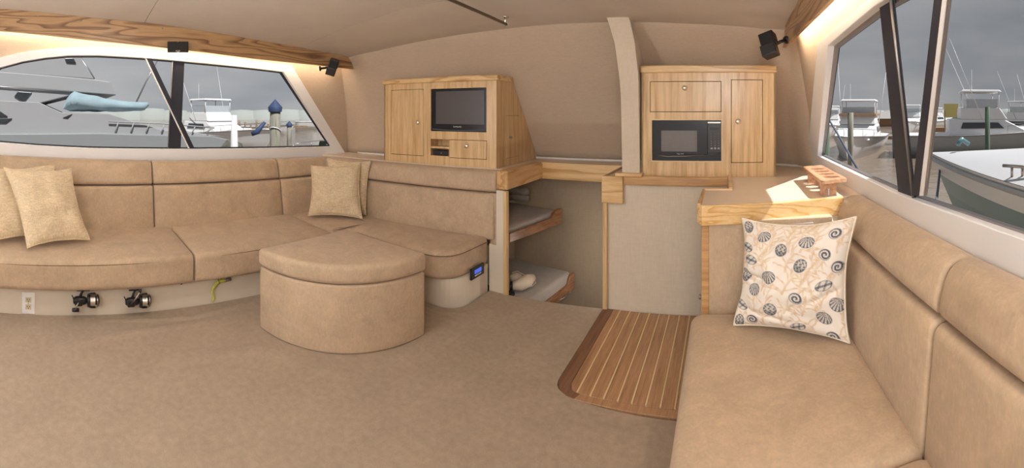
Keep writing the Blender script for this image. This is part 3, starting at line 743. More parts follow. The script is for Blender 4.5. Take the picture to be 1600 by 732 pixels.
class Face:
    """upright cabinet face: plane through P with unit e1 along it, normal n towards the viewer"""
    def __init__(s, P, e1): s.P = Vector(P); s.e1 = Vector(e1).normalized(); s.n = Vector((s.e1.y, -s.e1.x, 0)); s.P.z = 0
    def st(s, x, y): q = on_plane(x, y, s.P, s.n) - s.P; return (q.dot(s.e1), q.z)
    def pt(s, u, v, w_=0): return s.P + s.e1 * u + Vector((0, 0, v)) + s.n * w_
    def map(s, off=0): return lambda u, v, w_: s.pt(u, v, w_ + off)
    def rect(s, x0, y0, x1, y1):     # px corners -> upright rectangle
        a, b = s.st(x0, y0), s.st(x1, y1); return (a[0], b[1], b[0], a[1])   # u0, v0, u1, v1
def rp4(r, g=0): return [(r[0] - g, r[1] - g), (r[2] + g, r[1] - g), (r[2] + g, r[3] + g), (r[0] - g, r[3] + g)]
def recess(fc, r, depth, parent, name, mat):
    mb = MB(); g = .003
    a = [fc.pt(r[0] - g, r[1] - g, -.012), fc.pt(r[2] + g, r[1] - g, -.012), fc.pt(r[2] + g, r[3] + g, -.012), fc.pt(r[0] - g, r[3] + g, -.012)]
    b = [p - fc.n * depth for p in a]
    mb.add(a + b, [(4, 5, 6, 7), (0, 1, 5, 4), (1, 2, 6, 5), (2, 3, 7, 6), (3, 0, 4, 7)]); return mb.build(name, mat, parent)

# television cabinet
TV = Face((-1.412, 2.345, 0), (Vector((-1.412, 2.345, 0)) - Vector((-2.325, 2.205, 0))))
tvc = thing('television_cabinet', (-1.86, 2.5, .747), 'light oak cabinet holding the television on the port foredeck shelf', 'cabinet')
W_ = (Vector((-1.412, 2.345)) - Vector((-2.325, 2.205))).length
zb_, zt_ = .747, 1.340
def avg(f, pts): q = [f(*p) for p in pts]; return q
u_l, _ = TV.st(611.4, 190); u_r, _ = TV.st(661.5, 190); door_r = (u_l, TV.st(636, 242)[1], u_r, TV.st(636, 140.7)[1])
u0, _ = TV.st(673, 170); u1, _ = TV.st(760, 170); tvr = (u0, TV.st(716, 206)[1], u1, TV.st(716, 138)[1])
u2, _ = TV.st(702, 230); nich = (u0, TV.st(688, 243.8)[1], u2 - .004, TV.st(688, 217.6)[1]); drw = (u2 + .002, TV.st(731, 247.7)[1], u1, TV.st(731, 219.6)[1])
sheet([(-W_, zb_), (0, zb_), (0, zt_), (-W_, zt_)], [rp4(door_r, .003), rp4(tvr), rp4(nich), rp4(drw, .003)], .012, TV.map(-.006)).build('face_frame', M['oak'], tvc)
d = MB(); P0 = [TV.pt(door_r[0], door_r[1], -.012), TV.pt(door_r[2], door_r[1], -.012), TV.pt(door_r[2], door_r[3], -.012), TV.pt(door_r[0], door_r[3], -.012)]
dd = d.prism(P0, TV.n * .013).build('door', M['oak'], tvc, bevel=.0015); 
k1 = TV.st(654, 191.5); knob(TV.pt(k1[0], k1[1], .001), TV.n, dd)
P0 = [TV.pt(drw[0], drw[1], -.012), TV.pt(drw[2], drw[1], -.012), TV.pt(drw[2], drw[3], -.012), TV.pt(drw[0], drw[3], -.012)]
dd = MB().prism(P0, TV.n * .013).build('drawer', M['oak'], tvc, bevel=.0015); k1 = TV.st(730, 228.5); knob(TV.pt(k1[0], k1[1], .001), TV.n, dd)
recess(TV, tvr, .10, tvc, 'recess', M['darkwood']); recess(TV, nich, .10, tvc, 'cubby', M['oak']); recess(TV, door_r, .01, tvc, 'recess', M['darkwood']); recess(TV, drw, .01, tvc, 'recess', M['darkwood'])
ym = TV.st(688, 231)[1]
MB().prism([TV.pt(nich[0], ym - .006, -.004), TV.pt(nich[2], ym - .006, -.004), TV.pt(nich[2], ym - .006, -.1), TV.pt(nich[0], ym - .006, -.1)], (0, 0, .014)).build('shelf', M['oak'], tvc)
# side (faces starboard), back leans with the front wall
n2 = TV.n; p_fb = TV.pt(0, zb_); p_ft = TV.pt(0, zt_)
back_b = Vector((-1.44, 3.06, zb_)); back_t = Vector((-1.425, 2.575, zt_))
SD = Face(p_fb, (back_b - p_fb)); SD.P.z = 0
def sst(x, y): return SD.st(x, y)
side_out = [(0, zb_), ((back_b - p_fb).length, zb_), ((back_t - p_ft).length, zt_), (0, zt_)]
sd_r = (sst(791.5, 215)[0], sst(801, 245.5)[1], sst(812, 215)[0], sst(801, 181)[1])
sheet(side_out, [rp4(sd_r, .002)], .012, SD.map(-.006)).build('side_panel', M['oak'], tvc)
recess(SD, sd_r, .01, tvc, 'recess', M['darkwood'])
P0 = [SD.pt(sd_r[0], sd_r[1], -.012), SD.pt(sd_r[2], sd_r[1], -.012), SD.pt(sd_r[2], sd_r[3], -.012), SD.pt(sd_r[0], sd_r[3], -.012)]
dd = MB().prism(P0, SD.n * .013).build('door', M['oak'], tvc, bevel=.001); k1 = SD.st(796, 214.8); knob(SD.pt(k1[0], k1[1], .001), SD.n, dd, .010, 'steel')
# left side and sloping back
MB().prism([TV.pt(-W_, zb_, 0), TV.pt(-W_, zt_, 0), TV.pt(-W_, zt_, -.16), TV.pt(-W_, zb_, -.33)], TV.e1 * .012).build('side_panel', M['oak'], tvc)
MB().add([TV.pt(-W_, zb_, -.33), TV.pt(-W_, zt_, -.16), back_t, back_b], [(0, 1, 2, 3)]).build('back_panel', M['oak'], tvc)
# crown board
cr = MB(); a, b_ = TV.pt(-W_ - .015, zt_ - .012, .015), TV.pt(.015, zt_ - .012, .015); c_ = Vector((back_t.x + .015, back_t.y + .01, zt_ - .012)); d_ = TV.pt(-W_ - .015, zt_ - .012, -.16)
cr.prism([a, b_, c_, d_], (0, 0, .038)); cr.build('crown', M['oak_x'], tvc, bevel=.008, seg=3)

# television
tel = thing('television', tuple(TV.pt((tvr[0] + tvr[2]) / 2, tvr[1], -.04)), 'small black flat-screen television set in the oak cabinet', 'television')
g = .003; tr_ = (tvr[0] + g, tvr[1] + g, tvr[2] - g, tvr[3] - g)
sc_r = (TV.st(678.5, 170)[0], TV.st(716, 194.5)[1], TV.st(755.2, 170)[0], TV.st(716, 142)[1])
sheet(rp4(tr_), [rp4(sc_r)], .02, TV.map(-.022)).build('bezel', M['blackgloss'], tel)
MB().prism([TV.pt(sc_r[0] - .002, sc_r[1] - .002, -.04), TV.pt(sc_r[2] + .002, sc_r[1] - .002, -.04), TV.pt(sc_r[2] + .002, sc_r[3] + .002, -.04), TV.pt(sc_r[0] - .002, sc_r[3] + .002, -.04)], TV.n * .02).build('screen', M['screen'], tel)
bw = [TV.pt(tr_[0] + (tr_[2] - tr_[0]) * k / 12, tr_[1] + .012 - .008 * math.sin(PI * k / 12), -.008) for k in range(13)]
MB().tube(bw, .005, 6).build('speaker_bar', plain('slate_speaker_bar', (78, 86, 98), .25, .5), tel)
def text(s_, size, P, e1, up, n, mat, parent, name='lettering', align='CENTER'):
    cu = bpy.data.curves.new(name, 'FONT'); cu.body = s_; cu.size = size; cu.align_x = align; cu.align_y = 'CENTER'; cu.extrude = size * .02
    tmp = bpy.data.objects.new(name, cu); me = bpy.data.meshes.new_from_object(tmp); bpy.data.objects.remove(tmp)
    R = Matrix((Vector(e1).normalized(), Vector(up).normalized(), Vector(n).normalized())).transposed()
    me.transform(R.to_4x4()); me.transform(Matrix.Translation(Vector(P) - wloc(parent)))
    me.materials.clear(); me.materials.append(mat); o = bpy.data.objects.new(name, me); COL.objects.link(o); o.parent = parent; return o
q = TV.st(713.5, 198.5); text('SAMSUNG', .014, TV.pt(q[0], q[1], -.010), TV.e1, (0, 0, 1), TV.n, M['label'], tel)
# receiver in the cubby
rx = thing('receiver_box', tuple(TV.pt((nich[0] + nich[2]) / 2, nich[1], -.05)), 'small black box in the cubby below the television', 'receiver')
cc = TV.pt((nich[0] + nich[2]) / 2 + .003, nich[1] + .018, -.055)
MB().obox(cc, TV.e1, TV.n, (0, 0, 1), (nich[2] - nich[0]) / 2 - .006, .035, .017).build('body', M['black'], rx, bevel=.002)
MB().obox(cc + TV.n * .036, TV.e1, TV.n, (0, 0, 1), .004, .0015, .003).build('socket', M['steel'], rx)

# microwave cabinet
MW = Face((-.452, 2.315, 0), (1, 0.02, 0))
mwc = thing('microwave_cabinet', (-.1, 2.45, .762), 'light oak cabinet holding the microwave beside the cream column', 'cabinet')
x_r = MW.st(1212.5, 190)[0]; mb0, mt0 = .752, 1.352
x_l = MW.st(1002, 190)[0]
dr_ = (MW.st(1016.3, 150)[0], MW.st(1071, 174.5)[1], MW.st(1126.4, 150)[0], MW.st(1071, 127.8)[1])
mwr = (MW.st(1017.7, 220)[0], MW.st(1073, 252.8)[1], MW.st(1128.2, 220)[0], MW.st(1073, 187)[1])
rd = (MW.st(1143, 190)[0], MW.st(1167, 253.8)[1], MW.st(1191.3, 190)[0], MW.st(1167, 125.2)[1])
sheet([(x_l, mb0), (x_r, mb0), (x_r, mt0), (x_l, mt0)], [rp4(dr_, .003), rp4(mwr), rp4(rd, .003)], .012, MW.map(-.006)).build('face_frame', M['oak'], mwc)
for r_, nm, kp in ((dr_, 'drawer', (1070, 137.7)), (rd, 'door', (1153, 190))):
    P0 = [MW.pt(r_[0], r_[1], -.012), MW.pt(r_[2], r_[1], -.012), MW.pt(r_[2], r_[3], -.012), MW.pt(r_[0], r_[3], -.012)]
    dd = MB().prism(P0, MW.n * .013).build(nm, M['oak'], mwc, bevel=.0015); k1 = MW.st(*kp); knob(MW.pt(k1[0], k1[1], .001), MW.n, dd)
    recess(MW, r_, .01, mwc, 'recess', M['darkwood'])
recess(MW, mwr, .12, mwc, 'recess', M['darkwood'])
sheet(rp4(mwr, .001), [rp4(mwr, -.004)], .01, MW.map(-.003)).build('opening_trim', plain('pale_oak_lip', (226, 200, 160), .4), mwc)
MB().prism([MW.pt(x_r, mb0, 0), MW.pt(x_r, mt0, 0), MW.pt(x_r, mt0, -.26), MW.pt(x_r, mb0, -.55)], -MW.e1 * .012).build('side_panel', M['oak'], mwc)
MB().prism([MW.pt(x_l, mb0, 0), MW.pt(x_l, mt0, 0), MW.pt(x_l, mt0, -.26), MW.pt(x_l, mb0, -.5)], MW.e1 * .012).build('side_panel', M['oak'], mwc)
MB().prism([MW.pt(x_l - .004, mt0 - .012, .014), MW.pt(x_r + .006, mt0 - .012, .014), MW.pt(x_r + .006, mt0 - .012, -.27), MW.pt(x_l - .004, mt0 - .012, -.27)], (0, 0, .042)).build('crown', M['oak_x'], mwc, bevel=.007, seg=3)

# microwave
mw = thing('microwave', tuple(MW.pt((mwr[0] + mwr[2]) / 2, mwr[1], -.05)), 'black countertop microwave oven with keypad built into the oak cabinet', 'microwave')
g = .005; r_ = (mwr[0] + g, mwr[1] + .002, mwr[2] - .002, mwr[3] - g)
MB().prism([MW.pt(r_[0], r_[1], -.11), MW.pt(r_[2], r_[1], -.11), MW.pt(r_[2], r_[3], -.11), MW.pt(r_[0], r_[3], -.11)], MW.n * .08).build('body', M['black'], mw)
def mp(xz, yz): return MW.st(1010 + xz / 9.15, 180 + yz / 9.15)
dx1 = mp(875, 300)[0]; win = (mp(203, 300)[0], mp(300, 525)[1], mp(725, 300)[0], mp(300, 220)[1])
sheet([(r_[0], mp(0, 560)[1]), (dx1 - .001, mp(0, 555)[1]), (dx1 - .001, r_[3]), (r_[0], r_[3])], [rp4(win)], .022, MW.map(-.016)).build('door', M['blackgloss'], mw, bevel=.001)
MB().prism([MW.pt(win[0] - .002, win[1] - .002, -.03), MW.pt(win[2] + .002, win[1] - .002, -.03), MW.pt(win[2] + .002, win[3] + .002, -.03), MW.pt(win[0] - .002, win[3] + .002, -.03)], MW.n * .016).build('door_window', M['mesh'], mw)
MB().prism([MW.pt(dx1 + .001, mp(0, 545)[1], -.03), MW.pt(r_[2], mp(0, 525)[1], -.03), MW.pt(r_[2], r_[3], -.03), MW.pt(dx1 + .001, r_[3], -.03)], MW.n * .025).build('control_panel', M['black'], mw, bevel=.001)
fp = [MW.pt(r_[0], r_[1], -.03), MW.pt(r_[2], r_[1], -.03), MW.pt(r_[2], mp(0, 530)[1], -.03)] + [MW.pt(r_[0] + (r_[2] - r_[0]) * (1 - k / 10), mp(0, 535 + 35 * math.sin(PI * (.2 + .8 * k / 10)))[1], -.03) for k in range(1, 11)]
MB().prism(fp, MW.n * .024).build('lower_panel', M['blackgloss'], mw)
MB().tube([MW.pt(mp(110, 0)[0], mp(0, 575)[1], -.004), MW.pt(mp(300, 0)[0], mp(0, 588)[1], -.003), MW.pt(mp(560, 0)[0], mp(0, 582)[1], -.003), MW.pt(mp(860, 0)[0], mp(0, 562)[1], -.004)], .0018, 6).build('handle_lip', M['steel'], mw)
bt = MB()
for i in range(3):
    for j in range(6):
        c = mp(925 + 54 * i, 268 + 34 * j); wx_, hz = .0028, (.0030 if j < 4 else .0022)
        bt.prism([MW.pt(c[0] - wx_, c[1] - hz, -.006), MW.pt(c[0] + wx_, c[1] - hz, -.006), MW.pt(c[0] + wx_, c[1] + hz, -.006), MW.pt(c[0] - wx_, c[1] + hz, -.006)], MW.n * .002)
bt.build('button', plain('grey_keypad', (84, 80, 82), .5), mw)
for i, cs in enumerate(('147', '2580', '369')):
    for j, ch in enumerate(cs):
        c = mp(930 + 52 * i, 380 + 28 * j); text(ch, .0062, MW.pt(c[0], c[1], -.0035), MW.e1, (0, 0, 1), MW.n, M['label'], mw)
for i in range(3):
    c = mp(933 + 50 * i, 478); MB().obox(MW.pt(c[0], c[1], -.004), MW.e1, MW.n, (0, 0, 1), .0055, .0008, .0042).build('button', M['grey'], mw)
c = mp(975, 195); MB().obox(MW.pt(c[0], c[1], -.0045), MW.e1, MW.n, (0, 0, 1), .028, .0006, .007).build('display', M['blackgloss'], mw)
c = mp(968, 108); MB().obox(MW.pt(c[0], c[1], -.0045), MW.e1, MW.n, (0, 0, 1), .036, .0006, .0035).build('badge', M['steel'], mw)
c = mp(482, 556); text('Magic Chef', .0085, MW.pt(c[0], c[1], -.0045), MW.e1, (0, 0, 1), MW.n, M['label'], mw)

# ---------------------------------------------------------------- pillows
def pillow(name, c4, thick, mat, label, group=None, pinch=.05, seed=0, N=44, colours=None, grooves=(), cat='pillow', lean=None):
    """c4: TL, TR, BR, BL world corners; normal = towards the viewer"""
    TL, TR, BR, BL = [Vector(c) for c in c4]
    nrm = (TR - TL).cross(BL - TL).normalized(); cen = (TL + TR + BR + BL) / 4
    if nrm.dot(Vector((0, 0, H)) - cen) < 0: nrm = -nrm
    vs = []; fs = []
    for s_ in (1, -1):
        for j in range(N + 1):
            for i in range(N + 1):
                u, v = i / N, j / N; a, b = 2 * u - 1, 2 * v - 1
                pu = pinch * (1 - b * b) * a * abs(a) ** 1.5; pv = pinch * (1 - a * a) * b * abs(b) ** 1.5
                uu, vv = u - pu / 2, v - pv / 2
                p = (TL * (1 - uu) + TR * uu) * (1 - vv) + (BL * (1 - uu) + BR * uu) * vv
                h = thick / 2 * max(0, (1 - abs(a) ** 2.6) * (1 - abs(b) ** 2.6)) ** .5
                wr = noise.noise(Vector((a * 1.7 + seed, b * 1.9, s_ * 3))) * .022 + noise.noise(Vector((a * 5 + seed, b * 5, s_))) * .006
                e = max(0, 1 - max(abs(a), abs(b)) ** 6)
                gsum = sum(dp * math.exp(-((b - (gy + sl_ * a)) / wd_) ** 2) * max(0, 1 - ((a - gx) / gl) ** 2) for (gx, gy, sl_, gl, wd_, dp) in grooves)
                vs.append(p + nrm * (s_ * (h + wr * e * (1 if s_ > 0 else .5) - (gsum * e if s_ > 0 else 0)) + .012 * noise.noise(Vector((a * 2 + seed, b * 2, 7))) * (1 - e) * 1.0))
    st = (N + 1) ** 2
    for s_ in (0, 1):
        for j in range(N):
            for i in range(N):
                a = s_ * st + j * (N + 1) + i; fs.append((a, a + 1, a + N + 2, a + N + 1) if s_ else (a, a + N + 1, a + N + 2, a + 1))
    root = thing(name, (cen.x, cen.y, min(BL.z, BR.z)), label, cat, group)
    mb = MB().add(vs, fs, True); o = mb.build('cover', mat, root)
    # join the rims of the two sides
    if colours is not None:
        ca = o.data.color_attributes.new('print', 'FLOAT_COLOR', 'POINT'); buf = np.ones((len(vs), 4), dtype=np.float32)
        buf[:st, :3] = colours; buf[st:, :3] = colours[:]; ca.data.foreach_set('color', buf.ravel())
    rim = []
    for i in range(N + 1): rim.append(i)
    for j in range(1, N + 1): rim.append(j * (N + 1) + N)
    for i in range(N - 1, -1, -1): rim.append(N * (N + 1) + i)
    for j in range(N - 1, 0, -1): rim.append(j * (N + 1))
    MB().tube([vs[i] for i in rim[::2 if N > 60 else 1]], .0042, 6, closed=True).build('piping', mat if colours is None else M['cream_cloth'], root)
    return root
M['cream_cloth'] = plain('cream_cotton', (236, 224, 206), .85)
Zs = .350
pillow('pillow', [at(6, 262, X=-2.63), at(111, 264, X=-2.65), at(140, 375, Z=Zs + .012), at(43, 388, Z=Zs + .008)], .13, M['burlap'],
       'straw burlap pillow at the aft end of the port sofa, in front of another', pinch=.10, seed=3, grooves=[(.1, .35, -.1, 1.0, .10, .012)])
pillow('pillow', [at(-62, 262, X=-2.70), at(86, 259, X=-2.77), at(72, 366, Z=Zs + .02), at(-52, 386, Z=Zs + .01)], .09, M['burlap'],
       'straw burlap pillow cut by the left picture edge, behind the front one', pinch=.08, seed=9)
pillow('pillow', [at(486, 259, R=3.20), at(563, 255, R=3.10), at(566, 342, Z=Zs + .004), at(482, 337, Z=Zs + .004)], .13, M['burlap'],
       'straw burlap pillow in the forward sofa corner, in front of another', pinch=.10, seed=14)
pillow('pillow', [at(511, 248, R=3.24), at(579, 252, R=3.14), at(572, 336, Z=Zs + .0), at(520, 330, Z=Zs + .0)], .10, M['burlap'],
       'straw burlap pillow half hidden in the forward sofa corner, behind the front one', pinch=.10, seed=21)

# printed cotton pillow: shells and coral
def shell_print(N):
    rs = np.random.RandomState(5); U, V = np.meshgrid(np.linspace(0, 1, N + 1), np.linspace(0, 1, N + 1))
    cream = np.array(lin((240, 232, 222))[:3]); coral = np.array(lin((218, 190, 152))[:3]); ink = np.array(lin((70, 80, 94))[:3])
    img = np.ones((N + 1, N + 1, 3)) * cream
    m = np.zeros_like(U)
    shells = [(.08, .07), (.27, .15), (.88, .12), (.10, .27), (.45, .27), (.66, .19), (.83, .30), (.17, .38), (.62, .40), (.36, .52), (.95, .40), (.84, .55), (.10, .52), (.22, .64), (.61, .67), (.06, .80), (.39, .80), (.83, .82), (.20, .93), (.60, .95), (.06, .95), (.95, .70), (.88, .985)]
    def seg(p, q, wd):
        p, q = np.array(p), np.array(q); d = q - p; L2 = (d ** 2).sum() + 1e-9
        t = np.clip(((U - p[0]) * d[0] + (V - p[1]) * d[1]) / L2, 0, 1)
        return np.clip(1.6 - np.hypot(U - p[0] - t * d[0], V - p[1] - t * d[1]) / wd, 0, 1)
    def branch(p, a, L, dep):
        nonlocal m
        for _ in range(5):
            q = (p[0] + math.cos(a) * L, p[1] + math.sin(a) * L)
            if min((q[0] - s_[0]) ** 2 + (q[1] - s_[1]) ** 2 for s_ in shells) < .0042: a += .9
            np.maximum(m, seg(p, q, .0085 if dep > 0 else .0060), out=m)
            if dep > 0:
                for sg in (-1, 1):
                    if rs.rand() < .75: branch(q, a + sg * (.7 + .5 * rs.rand()), L * .62, dep - 1)
            p = q; a += rs.uniform(-.45, .45)
    for x0 in (.03, .19, .34, .5, .62, .76, .95):
        for y0 in (1.0, .82, .64, .46, .28, .14): branch((x0 + rs.uniform(-.04, .04), y0), -PI / 2 + rs.uniform(-.5, .5), .036, 1)
    m *= (.75 + .25 * np.sin(U * 90 + V * 60)); img = img * (1 - m[..., None] * .85) + coral * m[..., None] * .85
    for i, (sx, sy) in enumerate(shells):
        a = rs.uniform(-.6, .6); k = i % 4; rx_, ry_ = [(.054, .062), (.066, .056), (.056, .048), (.076, .042)][k]
        du, dv = U - sx, V - sy; x_ = (du * math.cos(a) + dv * math.sin(a)) / rx_; y_ = (-du * math.sin(a) + dv * math.cos(a)) / ry_
        r2 = np.hypot(x_, y_); ins = np.clip((1 - r2) * 6, 0, 1)
        if k == 0: tone = .35 + .5 * (np.sin(x_ * 9 + np.sin(y_ * 8)) * np.sin(y_ * 10) > .1) + .3 * (y_ > .2)
        elif k == 1: th = np.arctan2(x_, y_ + 1.1); tone = .25 + .65 * (np.sin(th * 26) > .1)
        elif k == 2: tone = .2 + .75 * (np.sin(r2 * 11 + np.arctan2(y_, x_)) > .0)
        else: tone = .2 + .6 * (np.abs(y_) < .22) + .45 * (np.sin(x_ * 8 + y_ * 3) > .45)
        edge = np.clip(1 - np.abs(r2 - .93) * 9, 0, 1) * .7
        t = np.clip(ins * tone + edge, 0, .95)[..., None]; back = np.clip((1.15 - r2) * 8, 0, 1)[..., None]
        img = img * (1 - back) + cream * back; img = img * (1 - t) + ink * t
    return img.reshape(-1, 3)
NP = 200
pm, pt_, pb = base_mat('shell_and_coral_print_cotton', .8, .25); an = pt_.nodes.new('ShaderNodeAttribute'); an.attribute_name = 'print'
pt_.links.new(an.outputs['Color'], pb.inputs['Base Color']); bump(pt_, pb, noisen(pt_, tex(pt_), 260, 2), .12, .001)
pillow('printed_pillow', [at(1160, 342, Y=1.56), at(1338, 339, X=.437), at(1327, 536, Z=.368), at(1147, 508, Z=.372)], .13, pm,
       'cream throw pillow printed with blue-grey shells and tan coral branches', pinch=.13, seed=31, N=NP, colours=shell_print(NP),
       grooves=[(-.75, .22, .25, .5, .05, .022), (.8, .62, -.5, .45, .05, .018), (-.4, .82, .2, .6, .05, .010)])
fd = thing('folder', (.3, 1.56, .37), 'pale grey folder edge sticking up behind the shell-print pillow', 'folder')
MB().obox((.25, 1.592, .52), (1, .12, 0), (0, 1, .0), (0, 0, 1), .11, .006, .163).build('cover', M['paper'], fd, bevel=.002)
MB().obox((.27, 1.585, .665), (1, .12, 0), (0, 1, .0), (0, 0, 1), .02, .002, .008).build('tab', M['label'], fd)

# ---------------------------------------------------------------- loudspeakers
def speaker(name, c, fwd, up, hw, hd, hh, label, bracket_to, split='z', ltr=True):
    c = Vector(c); fwd = Vector(fwd).normalized(); up = Vector(up); up = (up - fwd * up.dot(fwd)).normalized(); rt = up.cross(fwd)
    t = thing(name, tuple(c), label, 'speaker')
    if split == 'z':
        MB().obox(c + up * hh / 2, rt, fwd, up, hw, hd, hh / 2 - .001).build('cabinet', M['black'], t, bevel=.005, seg=3)
        MB().obox(c - up * hh / 2 - rt * .007 + fwd * .004, rt, fwd, up, hw, hd, hh / 2 - .001).build('cabinet', M['black'], t, bevel=.005, seg=3)
    else:
        MB().obox(c + rt * hw / 2, rt, fwd, up, hw / 2 - .001, hd, hh).build('cabinet', M['black'], t, bevel=.005, seg=3)
        MB().obox(c - rt * hw / 2, rt, fwd, up, hw / 2 - .001, hd, hh).build('cabinet', M['black'], t, bevel=.005, seg=3)
    MB().obox(c + fwd * (hd + .001), rt, fwd, up, hw - .005, .002, hh - .005).build('grille', plain('black_grille_cloth', (38, 36, 37), .8), t, bevel=.001)
    if bracket_to is not None:
        b = Vector(bracket_to); d = (b - c)
        MB().tube([c - fwd * hd * .5 + d * .1, c + d * .6, b - d.normalized() * .008], [.009, .009, .009], 10).build('bracket_arm', M['black'], t)
        MB().lathe([(0, .012), (.018, .012), (.021, .004), (.021, 0)], b - d.normalized() * .004, -d, 16).build('bracket_plate', M['black'], t)
    if ltr: text('BOSE', .012, c + fwd * (hd + .0035) - up * (hh * .72), rt, up, fwd, M['label'], t)
c1 = at(278, 73.5, X=-2.645)
speaker('loudspeaker', c1, (.95, -.25, -.15), (0, 0, 1), .070, .035, .036, 'wide black loudspeaker mounted midway along the port valance', (-2.699, c1.y, c1.z + .01), 'x')
c2 = at(520.5, 105, X=-2.62)
speaker('loudspeaker', c2, (.75, -.72, -.30), (.25, .18, 1), .036, .045, .064, 'small black double loudspeaker at the forward end of the port valance', (-2.699, c2.y - .08, c2.z - .01))
c3 = at(1203, 70.5, Y=2.02)
speaker('loudspeaker', c3, (-.42, -.9, .12), (-.36, 0, 1), .037, .036, .060, 'black double loudspeaker on a bracket at the starboard valance end', (.329, 2.07, 1.485), ltr=False)

# ---------------------------------------------------------------- overhead grab rail
gr = thing('grab_rail', (-1.19, 2.08, 1.66), 'polished steel grab rail hung under the ceiling on small posts', 'rail')
zt1 = ceil_z(-1.19, 2.08)
MB().tube([(-1.19, 2.085, 1.627), (-1.19, 1.0, 1.672), (-1.19, -1.0, 1.70)], .0085, 10).build('bar', plain('bronze_steel_bar', (140, 122, 106), .35, .5, .7), gr)
for Y, zz in ((2.075, 1.627), (.6, 1.68)):
    cz_ = ceil_z(-1.19, Y) - .001
    MB().lathe([(.022, cz_), (.022, cz_ - .004), (.012, cz_ - .008), (.007, cz_ - .02), (.007, zz)], (-1.19, Y, 0), (0, 0, 1), 16).build('post', M['chrome'], gr)
MB().lathe([(0, .014), (.008, .011), (.0105, .004), (.0105, 0)], (-1.19, 2.085, 1.627), (0, 1, -.05), 12).build('end_cap', M['chrome'], gr)

cabl = bpy.data.lights.new('added_cabin_fill', 'POINT'); cabl.energy = 2.2; cabl.shadow_soft_size = .03; cabl.color = (1, .93, .85)  # unseen point light added to brighten the lower cabin
cabo = bpy.data.objects.new('added_cabin_fill', cabl); COL.objects.link(cabo); cabo.location = (-.64, 2.62, .10)
# ---------------------------------------------------------------- small things on the sofa plinth
def outlet(c, n, e1, label):
    c = Vector(c); n = Vector(n).normalized(); e1 = Vector(e1).normalized()
    t = thing('outlet', tuple(c), label, 'outlet')
    MB().obox(c + n * .003, e1, n, (0, 0, 1), .036, .003, .0585).build('cover_plate', M['plate'], t, bevel=.002)
    for s_ in (1, -1):
        o = MB().obox(c + n * .0068 + Vector((0, 0, .0195 * s_)), e1, n, (0, 0, 1), .0165, .001, .0145).build('socket', M['ivory'], t, bevel=.004, seg=3)
        for dx in (-.006, .006): MB().obox(c + n * .0079 + e1 * dx + Vector((0, 0, .0195 * s_ + .003)), e1, n, (0, 0, 1), .0016, .0006, .0042).build('slot', M['darkwood'], o)
        MB().obox(c + n * .0079 + Vector((0, 0, .0195 * s_ - .007)), e1, n, (0, 0, 1), .0022, .0006, .0022).build('slot', M['darkwood'], o)
    MB().lathe([(0, .0085), (.003, .008), (.003, .006)], c, n, 10).build('screw', M['steel'], t)
po = at(44.5, 473.5, X=-2.29); outlet((-2.289, po.y, po.z), (1, 0, 0), (0, 1, 0), 'white double wall socket on the plinth left of the reels')
po = at(653, 449, Y=1.858); outlet((po.x, 1.859, po.z), (0, -1, 0), (1, 0, 0), 'white wall socket half hidden behind the ottoman')
pn = at(744.5, 424, X=-1.384)
usb = thing('power_panel', tuple(pn), 'small black power panel with blue display on the plinth end', 'panel')
e1_ = Vector((0, 1, 0)); nn = Vector((1, 0, 0)); pc = Vector((-1.379, pn.y, pn.z + .0))
MB().obox(pc, e1_, nn, (0, 0, 1), .068, .006, .033).build('bezel', M['black'], usb, bevel=.002)
MB().obox(pc + nn * .0065 + Vector((0, 0, .006)), e1_, nn, (0, 0, 1), .036, .001, .012).build('display', M['lcd'], usb)
MB().obox(pc + nn * .0065 + Vector((0, 0, -.016)), e1_, nn, (0, 0, 1), .034, .001, .003).build('switch', M['label'], usb)

